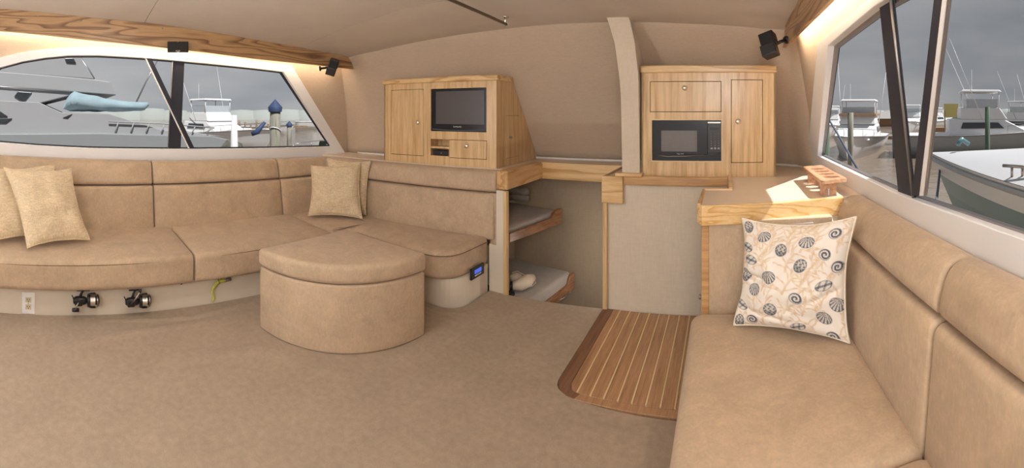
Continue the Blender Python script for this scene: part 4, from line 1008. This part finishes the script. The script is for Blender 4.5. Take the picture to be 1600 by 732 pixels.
def reel(px, py, s_, handle_up, label):
    """spinning reel, axis along +Y, its foot against the plinth/rod under the sofa"""
    c = at(px, py, X=-2.235); t = thing('fishing_reel', tuple(c), label, 'reel', 'spinning reels under the port sofa')
    Yv, Zv, Xv_ = Vector((0, 1, 0)), Vector((0, 0, 1)), Vector((1, 0, 0))
    c = Vector(c)
    MB().lathe([(0, -.075), (.014, -.074), (.022, -.06), (.024, -.035), (.02, -.01), (.012, .0)], c, Yv, 16).build('body', M['black'], t)
    MB().obox(c + Yv * -.045 + Zv * -.004, Yv, Xv_, Zv, .02, .024, .018).build('gear_case', M['black'], t, bevel=.006)
    sp2 = MB().lathe([(.012, 0), (.030, .002), (.032, .012), (.027, .016), (.027, .018)], c, Yv, 20).build('rotor', M['black'], t)
    MB().lathe([(.025, .014), (.027, .016), (.026, .038), (.029, .040), (.029, .043)], c, Yv, 22).build('spool', M['brass'], t)
    MB().lathe([(.024, .043), (.022, .052), (.030, .054), (.030, .060), (.018, .066), (0, .068)], c, Yv, 22).build('drag_knob', M['black'], t)
    MB().lathe([(.0285, .053), (.0312, .055), (.0285, .057)], c, Yv, 22).build('spool_rim', M['chrome'], t)
    # foot / stem to the rod
    top = c + Zv * (.055 if not handle_up else .062) + Yv * -.02
    MB().tube([c + Yv * -.04 + Zv * .012, c + Yv * -.03 + Zv * .04, top], [.009, .0065, .006], 8).build('stem', M['black'], t)
    MB().tube([top + Yv * -.035, top + Yv * .035], [.004, .004], 6).build('foot', M['black'], t)
    # bail arms and bail wire
    for sg in (-1, 1):
        MB().tube([c + Zv * .028 * sg + Yv * .004, c + Zv * .036 * sg + Yv * .022, c + Zv * .037 * sg + Yv * .045], [.007, .006, .005], 8).build('bail_arm', M['black'], t)
    MB().tube([c + Zv * .037 + Yv * .045, c + Xv_ * .03 + Yv * .056 + Zv * .02, c + Xv_ * .036 + Yv * .058, c + Xv_ * .03 + Yv * .056 - Zv * .02, c - Zv * .037 + Yv * .045], .0018, 6).build('bail', M['steel'], t)
    if handle_up:
        MB().tube([c + Yv * -.045 + Xv_ * .02, c + Yv * -.02 + Zv * .03 + Xv_ * .03, c + Yv * .0 + Zv * .062 + Xv_ * .03], [.005, .005, .007], 8).build('crank', M['steel'], t)
        MB().lathe([(0, 0), (.007, .002), (.009, .012), (.005, .02), (0, .022)], c + Yv * .0 + Zv * .058 + Xv_ * .03, (0, .2, 1), 12).build('grip', M['black'], t)
    else:
        MB().tube([c + Yv * -.045 + Xv_ * .02, c + Yv * -.06 - Zv * .02 + Xv_ * .03, c + Yv * -.062 - Zv * .034 + Xv_ * .03], [.005, .005, .005], 8).build('crank', M['steel'], t)
        MB().lathe([(0, -.02), (.010, -.018), (.011, 0), (.010, .018), (0, .02)], c + Yv * -.062 - Zv * .036 + Xv_ * .03, (0, 1, 0), 12).build('grip', M['black'], t)
    # small rear lever
    MB().tube([c + Yv * -.07, c + Yv * -.076 + Zv * .02, c + Yv * -.082 + Zv * .03], [.004, .003, .003], 6).build('lever', M['black'], t)
reel(136, 470, 1, False, 'black spinning reel nearer the wall socket, crank hanging down')
reel(217, 471, 1, True, 'black spinning reel with its crank pointing up, right of the other')
lm = thing('lure', tuple(at(338, 450, X=-2.26)), 'yellow-green rubber lure hanging from a hook under the sofa', 'lure')
pts = [at(x, y, X=-2.262) for x, y in [(352, 438.5), (343, 440), (337, 444), (332.5, 451), (331.5, 458), (334, 463), (334.5, 467), (330, 472)]]
MB().tube(pts, [.010, .010, .009, .0085, .006, .007, .008, .003], 10).build('body', M['lime'], lm)
MB().tube([at(360, 436, X=-2.262), at(352, 438.5, X=-2.262)], [.011, .010], 10).build('head', M['smoke'], lm)
MB().tube([at(343, 434, X=-2.262), at(341, 438, X=-2.25), at(343, 443, X=-2.25), at(346, 440, X=-2.262), at(345, 434, X=-2.262)], .0016, 6).build('hook', M['black'], lm)
cl_ = thing('hook', tuple(at(283, 443.5, X=-2.285)), 'tiny dark screw hook on the plinth just below the sofa seat', 'hook')
MB().lathe([(0, .01), (.005, .009), (.006, .003), (.004, 0)], at(283, 443, X=-2.29), (1, 0, 0), 10).build('screw_head', M['black'], cl_)

# ---------------------------------------------------------------- bunks beyond the companionway
def bunk(P0, P1, zr0, zr1, zm, label, Yend):
    t = thing('bunk', (P0[0] - .15, P0[1] + .3, zr0), label, 'bunk')
    a, b = Vector((P0[0], P0[1], 0)), Vector((P1[0], P1[1], 0)); d = (b - a); L = d.length; d.normalize(); nn_ = Vector((d.y, -d.x, 0))
    prof = [(0, zr0), (L, zr0), (L, zr1), (L * .90, zr1), (L * .86, zr1 - .02), (L * .83, zr1 - .05), (L * .80, zr1 - .055), (0, zr1 - .06)]
    if label.startswith('upper'): prof = [(0, zr0), (L, zr0), (L, zr1), (L * .86, zr1), (L * .82, zr1 - .015), (L * .79, zr1 - .04), (L * .76, zr1 - .045), (0, zr1 - .052)]
    MB().prism([a + d * u + Vector((0, 0, z)) for u, z in prof], -nn_ * .02).build('rail', M['oak_bunk'], t, bevel=.004)
    c = [a - nn_ * .02, b - nn_ * .02 - d * .01, Vector((-1.655, Yend - .01, 0)), Vector((-1.655, P0[1], 0))]
    mm = [Vector((p.x, p.y, zr0 + .01)) for p in c] + [Vector((p.x, p.y, zm)) for p in c]
    # order: ccw seen from above
    cc8 = [mm[3], mm[0], mm[1], mm[2], mm[7], mm[4], mm[5], mm[6]]
    cushion(cc8, .03, (0, 0, .008)).build('mattress', M['mattress'], t)
    return t
bunk((-1.27, 2.27), (-1.15, 2.845), .30, .410, .395, 'upper bunk with grey mattress and oak rail beyond the doorway', 2.95)
bunk((-1.11, 2.27), (-1.045, 2.83), -.160, -.045, -.035, 'lower bunk with striped grey mattress and oak rail beyond the doorway', 2.90)
rl = thing('bedroll', (-1.5, 2.7, .40), 'quilted grey roll lying on the upper bunk', 'bedroll')
for i, (x, y) in enumerate([(803, 303), (813, 301), (822, 300)]):
    pass
for row, zz in enumerate((.452, .505)):
    MB().tube([(-1.64, 2.86 - .0, zz), (-1.60, 2.86, zz), (-1.57, 2.86, zz), (-1.53, 2.86, zz), (-1.50, 2.86, zz), (-1.46, 2.86, zz), (-1.43, 2.86, zz)], [.022, .030, .024, .030, .024, .030, .02], 12).build('roll', M['mattress'], rl)
hd = thing('hair_dryer', tuple(at(820, 442, Z=-.03)), 'white hair dryer with looped cord on the lower bunk', 'hair dryer')
hp = lambda x, y, z: at(x, y, Z=z)
wm = plain('cream_plastic', (206, 192, 174), .5)
MB().tube([hp(801, 447, .01), hp(812, 446, .015), hp(824, 439, .02), hp(833, 434, .02)], [.025, .038, .042, .022], 14).build('body', wm, hd)
MB().tube([hp(799, 436, .03), hp(806, 433, .035), hp(814, 433, .03)], [.02, .03, .02], 12).build('handle', wm, hd)
MB().tube([hp(797, 447, .01), hp(801, 447, .01)], [.028, .026], 12).build('nozzle', M['black'], hd)
MB().tube([hp(800, 427, .03), hp(808, 424, .03), hp(815, 428, .03), hp(826, 434, .0), hp(835, 436, .0), hp(837, 442, -.02), hp(832, 447, -.02), hp(822, 450, -.02)], .004, 6).build('cord', wm, hd)
tk = thing('fishing_tackle', tuple(at(880, 465, R=2.85)), 'small steel rod tip with rings stowed under the lower bunk', 'tackle')
MB().tube([at(868, 474, R=2.8), at(880, 466, R=2.85), at(890, 458, R=2.9)], .006, 6).build('rod', M['steel'], tk)
for x, y in ((889.5, 458), (882, 463)):
    c = at(x, y, R=2.88); MB().tube([c + Vector((.010 * math.cos(a), 0, .010 * math.sin(a))) for a in [2 * PI * k / 12 for k in range(12)]], .002, 6, closed=True).build('ring', M['chrome'], tk)
# things glimpsed in the slot beside the door post
hg = thing('hanging_bag', (-.635, 2.36, .2), 'dark narrow bag glimpsed in the slot beside the right door post', 'bag')
MB().tube([(-.640, 2.36, .45), (-.640, 2.365, .38), (-.640, 2.36, .25), (-.640, 2.36, .20)], [.004, .013, .015, .006], 10).build('bag', M['dark'], hg)
MB().tube([(-.640, 2.345, .50), (-.640, 2.345, .47), (-.640, 2.345, .45)], .003, 6).build('strap', M['bead'], hg)

# ---------------------------------------------------------------- marina outside
ZW = -.9
wt = MB().add([(-220, -120, ZW), (220, -120, ZW), (220, 300, ZW), (-220, 300, ZW)], [(0, 1, 2, 3)]).build('water', M['water']); wt['kind'] = 'structure'

def boat(loc, rot, L, B, fb, label, hull='boatwhite', style='sport', group=None, top=True, sc=1.0, stripe=None, tan=False):
    """bow along local +Y; fb = freeboard amidships"""
    x0, y0 = loc; ca, sa = math.cos(rot), math.sin(rot)
    def Wd(x, y, z): return Vector((x0 + ca * x - sa * y, y0 + sa * x + ca * y, ZW + z))
    t = thing('boat', (x0, y0, ZW), label, 'boat', group)
    n = 14; vs = []
    for i in range(n + 1):
        u = i / n; y = -L / 2 + L * u; hb = B / 2 * (1 - max(0, (u - .35) / .65) ** 2.4); sh = fb * (1 + .45 * max(0, u - .3) ** 1.5 * 1.4)
        rk_ = .10 * L * (u ** 6)
        for (fx_, z) in ((-1, sh), (-.92, sh * .55), (-.78, .0), (0, -.15), (.78, .0), (.92, sh * .55), (1, sh)):
            fl_ = 1 if abs(fx_) == 1 else (1 - .35 * u ** 3); vs.append(Wd(hb * fx_ * fl_, y + rk_ * (z / fb), z))
    fs = [(i * 7 + k, i * 7 + k + 1, (i + 1) * 7 + k + 1, (i + 1) * 7 + k) for i in range(n) for k in range(6)]
    fs.append(tuple(range(7)))
    MB().add(vs, fs, True).build('hull', M[hull], t)
    dv = []
    for i in range(n + 1):
        u = i / n; y = -L / 2 + L * u; hb = B / 2 * (1 - max(0, (u - .35) / .65) ** 2.4); sh = fb * (1 + .45 * max(0, u - .3) ** 1.5 * 1.4); rk_ = .10 * L * (u ** 6) * sh / fb
        for k in range(5): a = -1 + k / 2; dv.append(Wd(hb * a * .99, y + rk_, sh + .06 * B / 3 * (1 - a * a)))
    MB().add(dv, [(i * 5 + k, i * 5 + k + 1, (i + 1) * 5 + k + 1, (i + 1) * 5 + k) for i in range(n) for k in range(4)], True).build('deck', M['boatwhite'], t)
    sp = []
    for sg in (-1, 1):
        sp.append([vs[i * 7 + (0 if sg < 0 else 6)] for i in range(n + 1)])
    rr = MB()
    for q in sp: rr.tube(q, .022 * sc + .01, 6)
    rr.build('rub_rail', M['grey'] if stripe is None else M[stripe], t)
    def hx(name, mat, yb0, yb1, yt0, yt1, wb, wt_, z0, z1, bev=.04):
        o = MB().hexa([Wd(-wb, yb0, z0), Wd(wb, yb0, z0), Wd(wb, yb1, z0), Wd(-wb, yb1, z0), Wd(-wt_, yt0, z1), Wd(wt_, yt0, z1), Wd(wt_, yt1, z1), Wd(-wt_, yt1, z1)]).build(name, M[mat], t, bevel=bev * sc, seg=3); return o
    h1 = .62 * sc; z0 = fb * 1.02
    if style in ('sport', 'cruiser'):
        hx('cabin', 'boatwhite', -L * .22, L * .22, -L * .22, L * .06, B * .38, B * .33, z0, z0 + h1)
        hx('side_window', 'boatdark', -L * .16, L * .06, -L * .15, L * .03, B * .375, B * .352, z0 + h1 * .42, z0 + h1 * .80, .01)
        hx('foredeck_trunk', 'boatwhite', L * .06, L * .36, L * .06, L * .30, B * .30, B * .24, z0, z0 + h1 * .45)
        if tan: hx('canvas_band', 'tan', -L * .22, L * .09, -L * .22, L * .085, B * .34, B * .34, z0 + h1 * 1.62, z0 + h1 * 1.80, .01)
        if top:
            hx('flybridge', 'boatwhite', -L * .16, L * .08, -L * .16, L * .04, B * .33, B * .30, z0 + h1, z0 + h1 * 1.75)
            hx('hardtop', 'boatwhite', -L * .16, L * .05, -L * .15, L * .04, B * .33, B * .31, z0 + h1 * 2.75, z0 + h1 * 2.90, .03)
            for sx in (-1, 1):
                for yy in (-L * .14, L * .035):
                    MB().tube([Wd(sx * B * .30, yy, z0 + h1 * 1.7), Wd(sx * B * .30, yy, z0 + h1 * 2.8)], .018 * sc + .008, 6).build('post', M['boatwhite'], t)
            hx('bridge_screen', 'glassy', -L * .13, L * .03, -L * .13, L * .03, B * .29, B * .29, z0 + h1 * 1.75, z0 + h1 * 2.3, .0)
        for sx in (-1, 1):
            MB().tube([Wd(sx * B * .36, -L * .05, z0 + h1), Wd(sx * B * .5, -L * .22, z0 + h1 * 6.0)], [.02 * sc, .006 * sc], 5).build('outrigger', M['boatwhite'], t)
        MB().tube([Wd(B * .2, -L * .1, z0 + h1 * 2.8), Wd(B * .2, -L * .1, z0 + h1 * 4.2)], [.012 * sc + .004, .006], 5).build('antenna', M['boatwhite'], t)
    # bow rail
    rl_ = MB(); pts_ = {}
    for sg in (-1, 1):
        q = []
        for i in range(8, n + 1):
            p = vs[i * 7 + (0 if sg < 0 else 6)].copy(); c0_ = Wd(0, -L / 2 + L * i / n, 0); p = Vector((c0_.x + (p.x - c0_.x) * .9, c0_.y + (p.y - c0_.y) * .9, p.z)); q.append(p)
            if i % 2 == 0: rl_.tube([p, p + Vector((0, 0, .30 * sc))], .007 * sc + .003, 5)
        rl_.tube([p + Vector((0, 0, .30 * sc)) for p in q], .008 * sc + .004, 5)
    rl_.build('bow_rail', M['steel'], t)
    return t, Wd
M['glassy'] = plain('clear_vinyl_screen', (176, 182, 188), .2, .5)
def wpos(x, y): p = at(x, y, Z=ZW); return (p.x, p.y)
def rpos(x, R): p = at(x, 175, R=R); return (p.x, p.y)
# starboard side
boat(rpos(1342, 21), math.radians(180 - 26), 7.5, 2.7, .75, 'white cruiser with tan canvas band seen bow-on beyond the first pane', 'boatwhite', 'sport', tan=True, sc=1.05)
boat(rpos(1545, 20), math.radians(-118), 9.0, 3.1, .95, 'grey hulled sportfisher with white bridge beyond the green piling', 'boatgrey', 'sport', sc=1.15)
boat(rpos(1296, 34), math.radians(160), 6.5, 2.4, .8, 'small white cruiser glimpsed at the window post behind the tan-banded one', 'boatwhite', 'sport', sc=.95)
boat(rpos(1424, 40), math.radians(150), 7.5, 2.7, .9, 'distant white cruiser partly behind the dark window bars', 'boatwhite', 'sport', sc=1.0)
boat(rpos(1462, 52), math.radians(-60), 7.0, 2.6, .9, 'distant white fishing boat just left of the yellow board', 'boatwhite', 'sport', sc=.9)
boat(rpos(1606, 27), math.radians(200), 7.0, 2.6, .9, 'white boat cut by the right picture edge behind the grey sportfisher', 'boatwhite', 'sport', sc=1.0)

# near bow, next slip
def near_boat():
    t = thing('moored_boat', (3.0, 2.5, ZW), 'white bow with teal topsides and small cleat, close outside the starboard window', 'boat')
    bow = Vector((2.05, 3.75)); ax_ = Vector((.42, -.91)).normalized(); pr = Vector((ax_.y, -ax_.x))   # pr points to our side
    if pr.x > 0: pr = -pr
    n = 28; Lh = 7.5; Bh = 1.55
    def hb(u): return Bh * (1 - (1 - min(1, u * 1.9)) ** 2.1) if u < .526 else Bh
    def P(u, f_, z): q = bow + ax_ * (Lh * u) + pr * (hb(u) * f_); return Vector((q.x, q.y, z))
    def zs(u): return .70 - .22 * min(1, u * 1.6)
    us = [ (i / n) ** 1.7 for i in range(n + 1)]
    prof = [(1.0, 0.0), (.99, -.10), (.965, -.20), (.86, -.38), (.70, -.85), (.55, -1.5)]
    def strip(k0, k1, name, mat):
        vs = []
        for u in us:
            for sg in (1, -1):
                for k in range(k0, k1 + 1):
                    f_, dz = prof[k]; sh = .0 if u > .02 else 0
                    q = P(u, f_ * sg, zs(u) + dz); q2 = ax_ * (-dz * .55 * (1 - min(1, u * 2))); vs.append(q + Vector((q2.x, q2.y, 0)))
        m = (k1 - k0 + 1); fs = []
        for i in range(n):
            for s_ in range(2):
                for k in range(m - 1):
                    a = i * 2 * m + s_ * m + k; b = a + 2 * m; fs.append((a, a + 1, b + 1, b))
        MB().add(vs, fs, True).build(name, M[mat], t)
    strip(0, 2, 'gunwale', 'boatwhite'); strip(2, 3, 'boot_stripe', 'boatteal'); strip(3, 5, 'hull', 'boatteal')
    vs = []; m = 11
    for u in us:
        for k in range(m):
            a = -1 + 2 * k / (m - 1); lip = .03 * (abs(a) > .9)
            crown = .24 * min(1, u * 4) * (1 - abs(a) ** 2.2)
            vs.append(P(u, a, zs(u) + crown + .004))
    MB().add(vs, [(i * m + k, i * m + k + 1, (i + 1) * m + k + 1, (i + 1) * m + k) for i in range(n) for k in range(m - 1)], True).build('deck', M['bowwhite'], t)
    MB().tube([P(u, 1.01, zs(u) - .045) for u in us], .022, 8).build('rub_rail', M['boatgrey'], t)
    c = P(.18, .90, zs(.18) + .06); d3 = Vector((ax_.x, ax_.y, 0)); k_ = MB()
    k_.tube([c - d3 * .11 + Vector((0, 0, .045)), c + d3 * .11 + Vector((0, 0, .045))], .012, 8)
    for s_ in (-.04, .04): k_.tube([c + d3 * s_ - Vector((0, 0, .03)), c + d3 * s_ + Vector((0, 0, .045))], .010, 8)
    k_.build('cleat', M['steel'], t)
    k_ = MB(); c = P(.05, .2, zs(.05) + .12); k_.tube([c, c + Vector((.06, .02, .05)), c + Vector((.14, .02, .0))], .025, 8); k_.build('bow_light', M['boatteal'], t)
    # mooring line
    a = P(.02, .3, .55); b = at(1440, 300, R=1.9); ln = thing('mooring_line', tuple(a), 'dark mooring line sagging from the near bow to our own deck', 'rope')
    MB().tube([a.lerp(b, k / 10) - Vector((0, 0, .25 * math.sin(PI * k / 10))) for k in range(11)], .011, 6).build('rope', M['rope'], ln)
near_boat()

def piling(px, R, r, ytop, mat, label, cap=None, taper=1.0):
    p = at(px, 175, R=R); z1 = at(px, ytop, R=R).z; t = thing('piling', (p.x, p.y, ZW), label, 'piling')
    MB().lathe([(r * 1.05, ZW - .3), (r, 0), (r * taper, z1 - (0.0 if cap is None else r * 1.4)), (0, z1 - (0 if cap is None else r * 1.4))], (p.x, p.y, 0), (0, 0, 1), 14).build('post', M[mat], t)
    if cap: MB().lathe([(r * 1.25, z1 - r * 2.4), (r * 1.35, z1 - r * 1.5), (r * 1.3, z1 - r * 1.45), (0.002, z1)], (p.x, p.y, 0), (0, 0, 1), 14).build('cap', M[cap], t)
    return t, p, z1
piling(1288, 6.0, .075, 178, 'pilegreen', 'green-grey piling against the starboard window post')
piling(1543, 9.0, .055, 167, 'pilegreen', 'slim green piling rising behind the near white bow')
piling(1329, 13, .09, 176, 'pile', 'grey piling in front of the tan-banded cruiser')
t_, pp_, z_ = piling(430, 9.0, .115, 155, 'pile', 'thick grey piling with navy cone cap beyond the port window', 'navy')
MB().tube([Vector((pp_.x, pp_.y, .72)) + Vector((.125 * math.cos(a), .125 * math.sin(a), 0 + .07 * math.cos(a + .9))) for a in [2 * PI * k / 16 for k in range(16)]], .012, 6, closed=True).build('rope', M['boatwhite'], t_)
piling(452, 16, .09, 189, 'pile', 'short distant piling with small navy cap', 'navy')
piling(366, 9.5, .10, 180, 'boatwhite', 'white tapering piling left of the navy-capped one', None, .6)
rp_ = thing('mooring_line', tuple(at(1293, 185, R=6)), 'blue dock line running down from the piling by the window post', 'rope')
MB().tube([at(1294, 185, R=6.0), at(1312, 215, R=5.4), at(1326, 240, R=4.9), at(1342, 268, R=4.4)], .014, 6).build('rope', M['rope'], rp_)

# docks
def dock(c0, c1, wd, z, label, npl):
    a, b = Vector(c0), Vector(c1); d = (b - a); L = d.length; d.normalize(); s_ = Vector((-d.y, d.x)) * wd / 2
    t = thing('dock', (a.x, a.y, z), label, 'dock')
    MB().prism([(a.x - s_.x, a.y - s_.y, z - .2), (b.x - s_.x, b.y - s_.y, z - .2), (b.x + s_.x, b.y + s_.y, z - .2), (a.x + s_.x, a.y + s_.y, z - .2)], (0, 0, .14)).build('frame', M['dock'], t)
    for k in range(npl):
        p, q = a + d * (L * k / npl), a + d * (L * (k + .93) / npl)
        MB().prism([(p.x - s_.x, p.y - s_.y, z - .06), (q.x - s_.x, q.y - s_.y, z - .06), (q.x + s_.x, q.y + s_.y, z - .06), (p.x + s_.x, p.y + s_.y, z - .06)], (0, 0, .06)).build('plank', M['dock'], t)
    return t
pa, pb_ = rpos(1380, 26), rpos(1530, 26); dock(pa, pb_, 1.6, -.35, 'brown plank dock beyond the starboard boats', 24)
bx = at(1466, 210, R=24); db = thing('dock_box', tuple(bx), 'brown wooden dock box on the far dock', 'box'); MB().obox((bx.x, bx.y, -.05), (1, -.4, 0), (.4, 1, 0), (0, 0, 1), .35, .3, .28).build('body', M['tan'], db, bevel=.02)
yb = at(1486, 173, R=38); yy = thing('sign_board', (yb.x, yb.y, -.5), 'faded yellow board standing left of the grey sportfisher', 'board')
MB().obox((yb.x, yb.y, yb.z), (1, -.5, 0), (.5, 1, 0), (0, 0, 1), .65, .05, .62).build('board', M['yellow'], yy)
for s_ in (-.5, .5): MB().tube([(yb.x + s_, yb.y - s_ * .5, -1.0), (yb.x + s_, yb.y - s_ * .5, yb.z)], .06, 6).build('leg', M['pile'], yy)
sh = at(1395, 190, R=60); st_ = thing('shed', (sh.x, sh.y, ZW), 'long grey roofed shed low on the far shore', 'building')
MB().box(sh.x - 6, sh.x + 6, sh.y - 2, sh.y + 2, ZW, .2).build('wall', M['tan'], st_)
MB().prism([(sh.x - 6.5, sh.y - 2.6, .2), (sh.x - 6.5, sh.y + 2.6, .2), (sh.x - 6.5, sh.y, 1.2)], (13, 0, 0)).build('roof', M['roof'], st_)
# low far shore
fs_ = MB()
for i in range(60):
    a = math.radians(-125 + i * 3.1); r_ = 110; p = (r_ * math.sin(a), r_ * math.cos(a)); h_ = 1.6 + 1.6 * noise.noise(Vector((i * .5, 2, 0)))
    fs_.lathe([(5.5, ZW), (5.0, ZW + h_ * .6), (3.2, ZW + h_ + .8), (0, ZW + h_ + 1.0)], (p[0], p[1], 0), (0, 0, 1), 8)
so_ = fs_.build('far_shore', plain('hazy_shore_scrub', (150, 154, 150), .9)); so_['kind'] = 'stuff'; tag(so_, 'low hazy shoreline around the harbour', 'shore')

# port side: big yacht alongside
def yacht():
    t = thing('motor_yacht', (-9.5, 0, ZW), 'large white motor yacht alongside beyond the port window', 'boat')
    X = -9.0
    def px(x, y, off=0): return at(x, y, X=X - off)
    def prism(pts, depth, name, mat, off=0, par=t, bev=.02): return MB().prism([px(x, y, off) for x, y in pts], (-depth, 0, 0)).build(name, M[mat], par, bevel=bev, seg=2)
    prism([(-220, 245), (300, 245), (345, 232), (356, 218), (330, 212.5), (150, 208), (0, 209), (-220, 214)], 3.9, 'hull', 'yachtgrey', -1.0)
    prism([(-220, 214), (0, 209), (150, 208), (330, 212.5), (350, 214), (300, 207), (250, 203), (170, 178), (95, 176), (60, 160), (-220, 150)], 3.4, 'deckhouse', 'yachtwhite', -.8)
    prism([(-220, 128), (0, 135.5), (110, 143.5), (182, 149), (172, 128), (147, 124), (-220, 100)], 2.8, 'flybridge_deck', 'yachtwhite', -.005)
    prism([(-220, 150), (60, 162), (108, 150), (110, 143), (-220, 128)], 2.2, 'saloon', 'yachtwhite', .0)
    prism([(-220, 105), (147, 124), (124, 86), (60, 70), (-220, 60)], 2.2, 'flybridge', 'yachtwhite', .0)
    for pts in ([(22, 151), (28, 143), (50, 144.5), (37, 160.5)], [(-14, 165), (12, 182), (-14, 183)], [(-14, 186), (19, 185), (9, 192.5), (-14, 192)], [(101, 91), (115, 91), (119, 99), (104, 98)]):
        prism(pts, .12, 'cabin_window', 'boatdark', (-.03 if pts[0][1] < 160 else -.83), bev=.01)
    MB().tube([px(-220, 128, -.03), px(0, 135.5, -.03), px(110, 143.5, -.03)], .018, 6).build('rub_rail', M['grey'], t)
    MB().tube([px(124, 88, .2), px(140, 112, .2), px(147, 124, .2)], .03, 6).build('windscreen_edge', M['grey'], t)
    for k in range(7):
        x = 180 + k * 24; MB().tube([px(x, 208, -.85), px(x + 5, 190 + k * 1.5, -.85)], .014, 5).build('stanchion', M['yachtwhite'], t)
    MB().tube([px(170, 190, -.85), px(250, 193, -.85), px(335, 200, -.85)], .016, 6).build('hand_rail', M['yachtwhite'], t)
    prism([(98, 184), (113, 178), (106, 185)], .05, 'hawse_port', 'boatdark', -.82, bev=.005)
    MB().tube([px(213, 160, .5), px(228, 128, .5), px(246, 94, .5)], .02, 6).build('crane_stay', M['grey'], t)
    # covered tender
    td = thing('tender', tuple(px(165, 176, -.25)), 'tender under grey-blue cover on the yacht foredeck', 'tender')
    n = 22; m = 14; vs = []
    for i in range(n + 1):
        u = i / n; x = 98 + 134 * u
        ty = np.interp(u, [0, .04, .12, .4, .5, .7, 1.0], [170, 156, 143, 150, 154, 158, 160]); by = np.interp(u, [0, .1, .6, .95, 1.0], [170, 174, 175, 173, 166])
        c = px(x, (ty + by) / 2, -.25); r = (by - ty) / 650 * 8.7 / 2
        for k in range(m):
            a = 2 * PI * k / m; w1 = 1 + .10 * noise.noise(Vector((u * 7, a * 1.5, 3))) + .06 * math.sin(a * 5 + u * 12)
            vs.append(c + Vector((math.cos(a) * min(.8, r * 1.6) * w1, 0, math.sin(a) * r * w1)))
    MB().add(vs, [(i * m + k, i * m + (k + 1) % m, (i + 1) * m + (k + 1) % m, (i + 1) * m + k) for i in range(n) for k in range(m)] + [tuple(range(m)), tuple(n * m + k for k in range(m))], True).build('cover', M['canvas'], td)
yacht()
boat(rpos(336, 22), math.radians(-70), 6.8, 2.8, .9, 'white sportfisher with rails just right of the port mullion', 'boatwhite', 'sport', sc=1.0)
boat(rpos(484, 13), math.radians(20), 5.0, 2.3, .62, 'white open boat with blue cover behind the navy-capped piling', 'boatwhite', 'open', top=False, sc=.9)
boat(rpos(509, 48), math.radians(-30), 7.0, 2.6, .9, 'distant white cabin boat in the forward corner of the port window', 'boatwhite', 'cruiser', top=True, sc=.9)
boat(rpos(412, 37), math.radians(-60), 5.0, 2.2, .7, 'low white boat between the white and the navy-capped pilings', 'boatwhite', 'open', top=False, sc=.9)
bc = thing('boat_cover', tuple(at(405, 200, R=13)), 'blue folded canvas sloping up beside the navy-capped piling', 'canvas')
MB().tube([at(393, 210, R=14), at(402, 206, R=14), at(414, 191, R=14)], [.07, .10, .05], 8).build('canvas', M['navy'], bc)
dock(rpos(300, 44), rpos(480, 44), 1.4, -.35, 'far plank dock with posts beyond the port window', 20)
gp = []
for k in range(7):
    t_, _, _ = piling(374 + 9 * k, 29, .07, 188 + (k % 3) * 3, 'dock', ['leftmost', 'second from left', 'third from left', 'middle', 'third from right', 'second from right', 'rightmost'][k] + ' of the seven thin brown posts on the far port-side dock'); t_['group'] = 'posts along the far dock'
rb = MB(); rs = random.Random(3)
for k in range(60):
    p = at(322 + rs.random() * 48, 226 + rs.random() * 8, R=11.5); r_ = .10 + .10 * rs.random()
    rb.lathe([(0, -r_), (r_ * .8, -r_ * .6), (r_, 0), (r_ * .7, r_ * .6), (0, r_ * .8)], p, (rs.random() - .5, rs.random() - .5, 1), 6)
r0 = rb.build('rubble', M['rock']); tag(r0, 'dark riprap stones heaped at the waterline', 'rocks', kind='stuff')
gb = at(505, 225, R=3.60); gx = thing('sticker', tuple(on_wall(-1, 505, 225) and gb), 'small dark green sticker in the lower corner of the port window', 'sticker')
yy0, zz0 = on_wall(-1, 498.5, 228); yy1, zz1 = on_wall(-1, 511.5, 220)
gx.location = (wx(-1, zz0) - .005, yy0, zz0)
MB().prism([(wx(-1, zz0) - .006, yy0, zz0), (wx(-1, zz0) - .006, yy1, zz0), (wx(-1, zz1) - .006, yy1, zz1), (wx(-1, zz1) - .006, yy0, zz1)], (.003, 0, 0)).build('label', plain('dark_green_vinyl', (44, 72, 62), .5), gx)
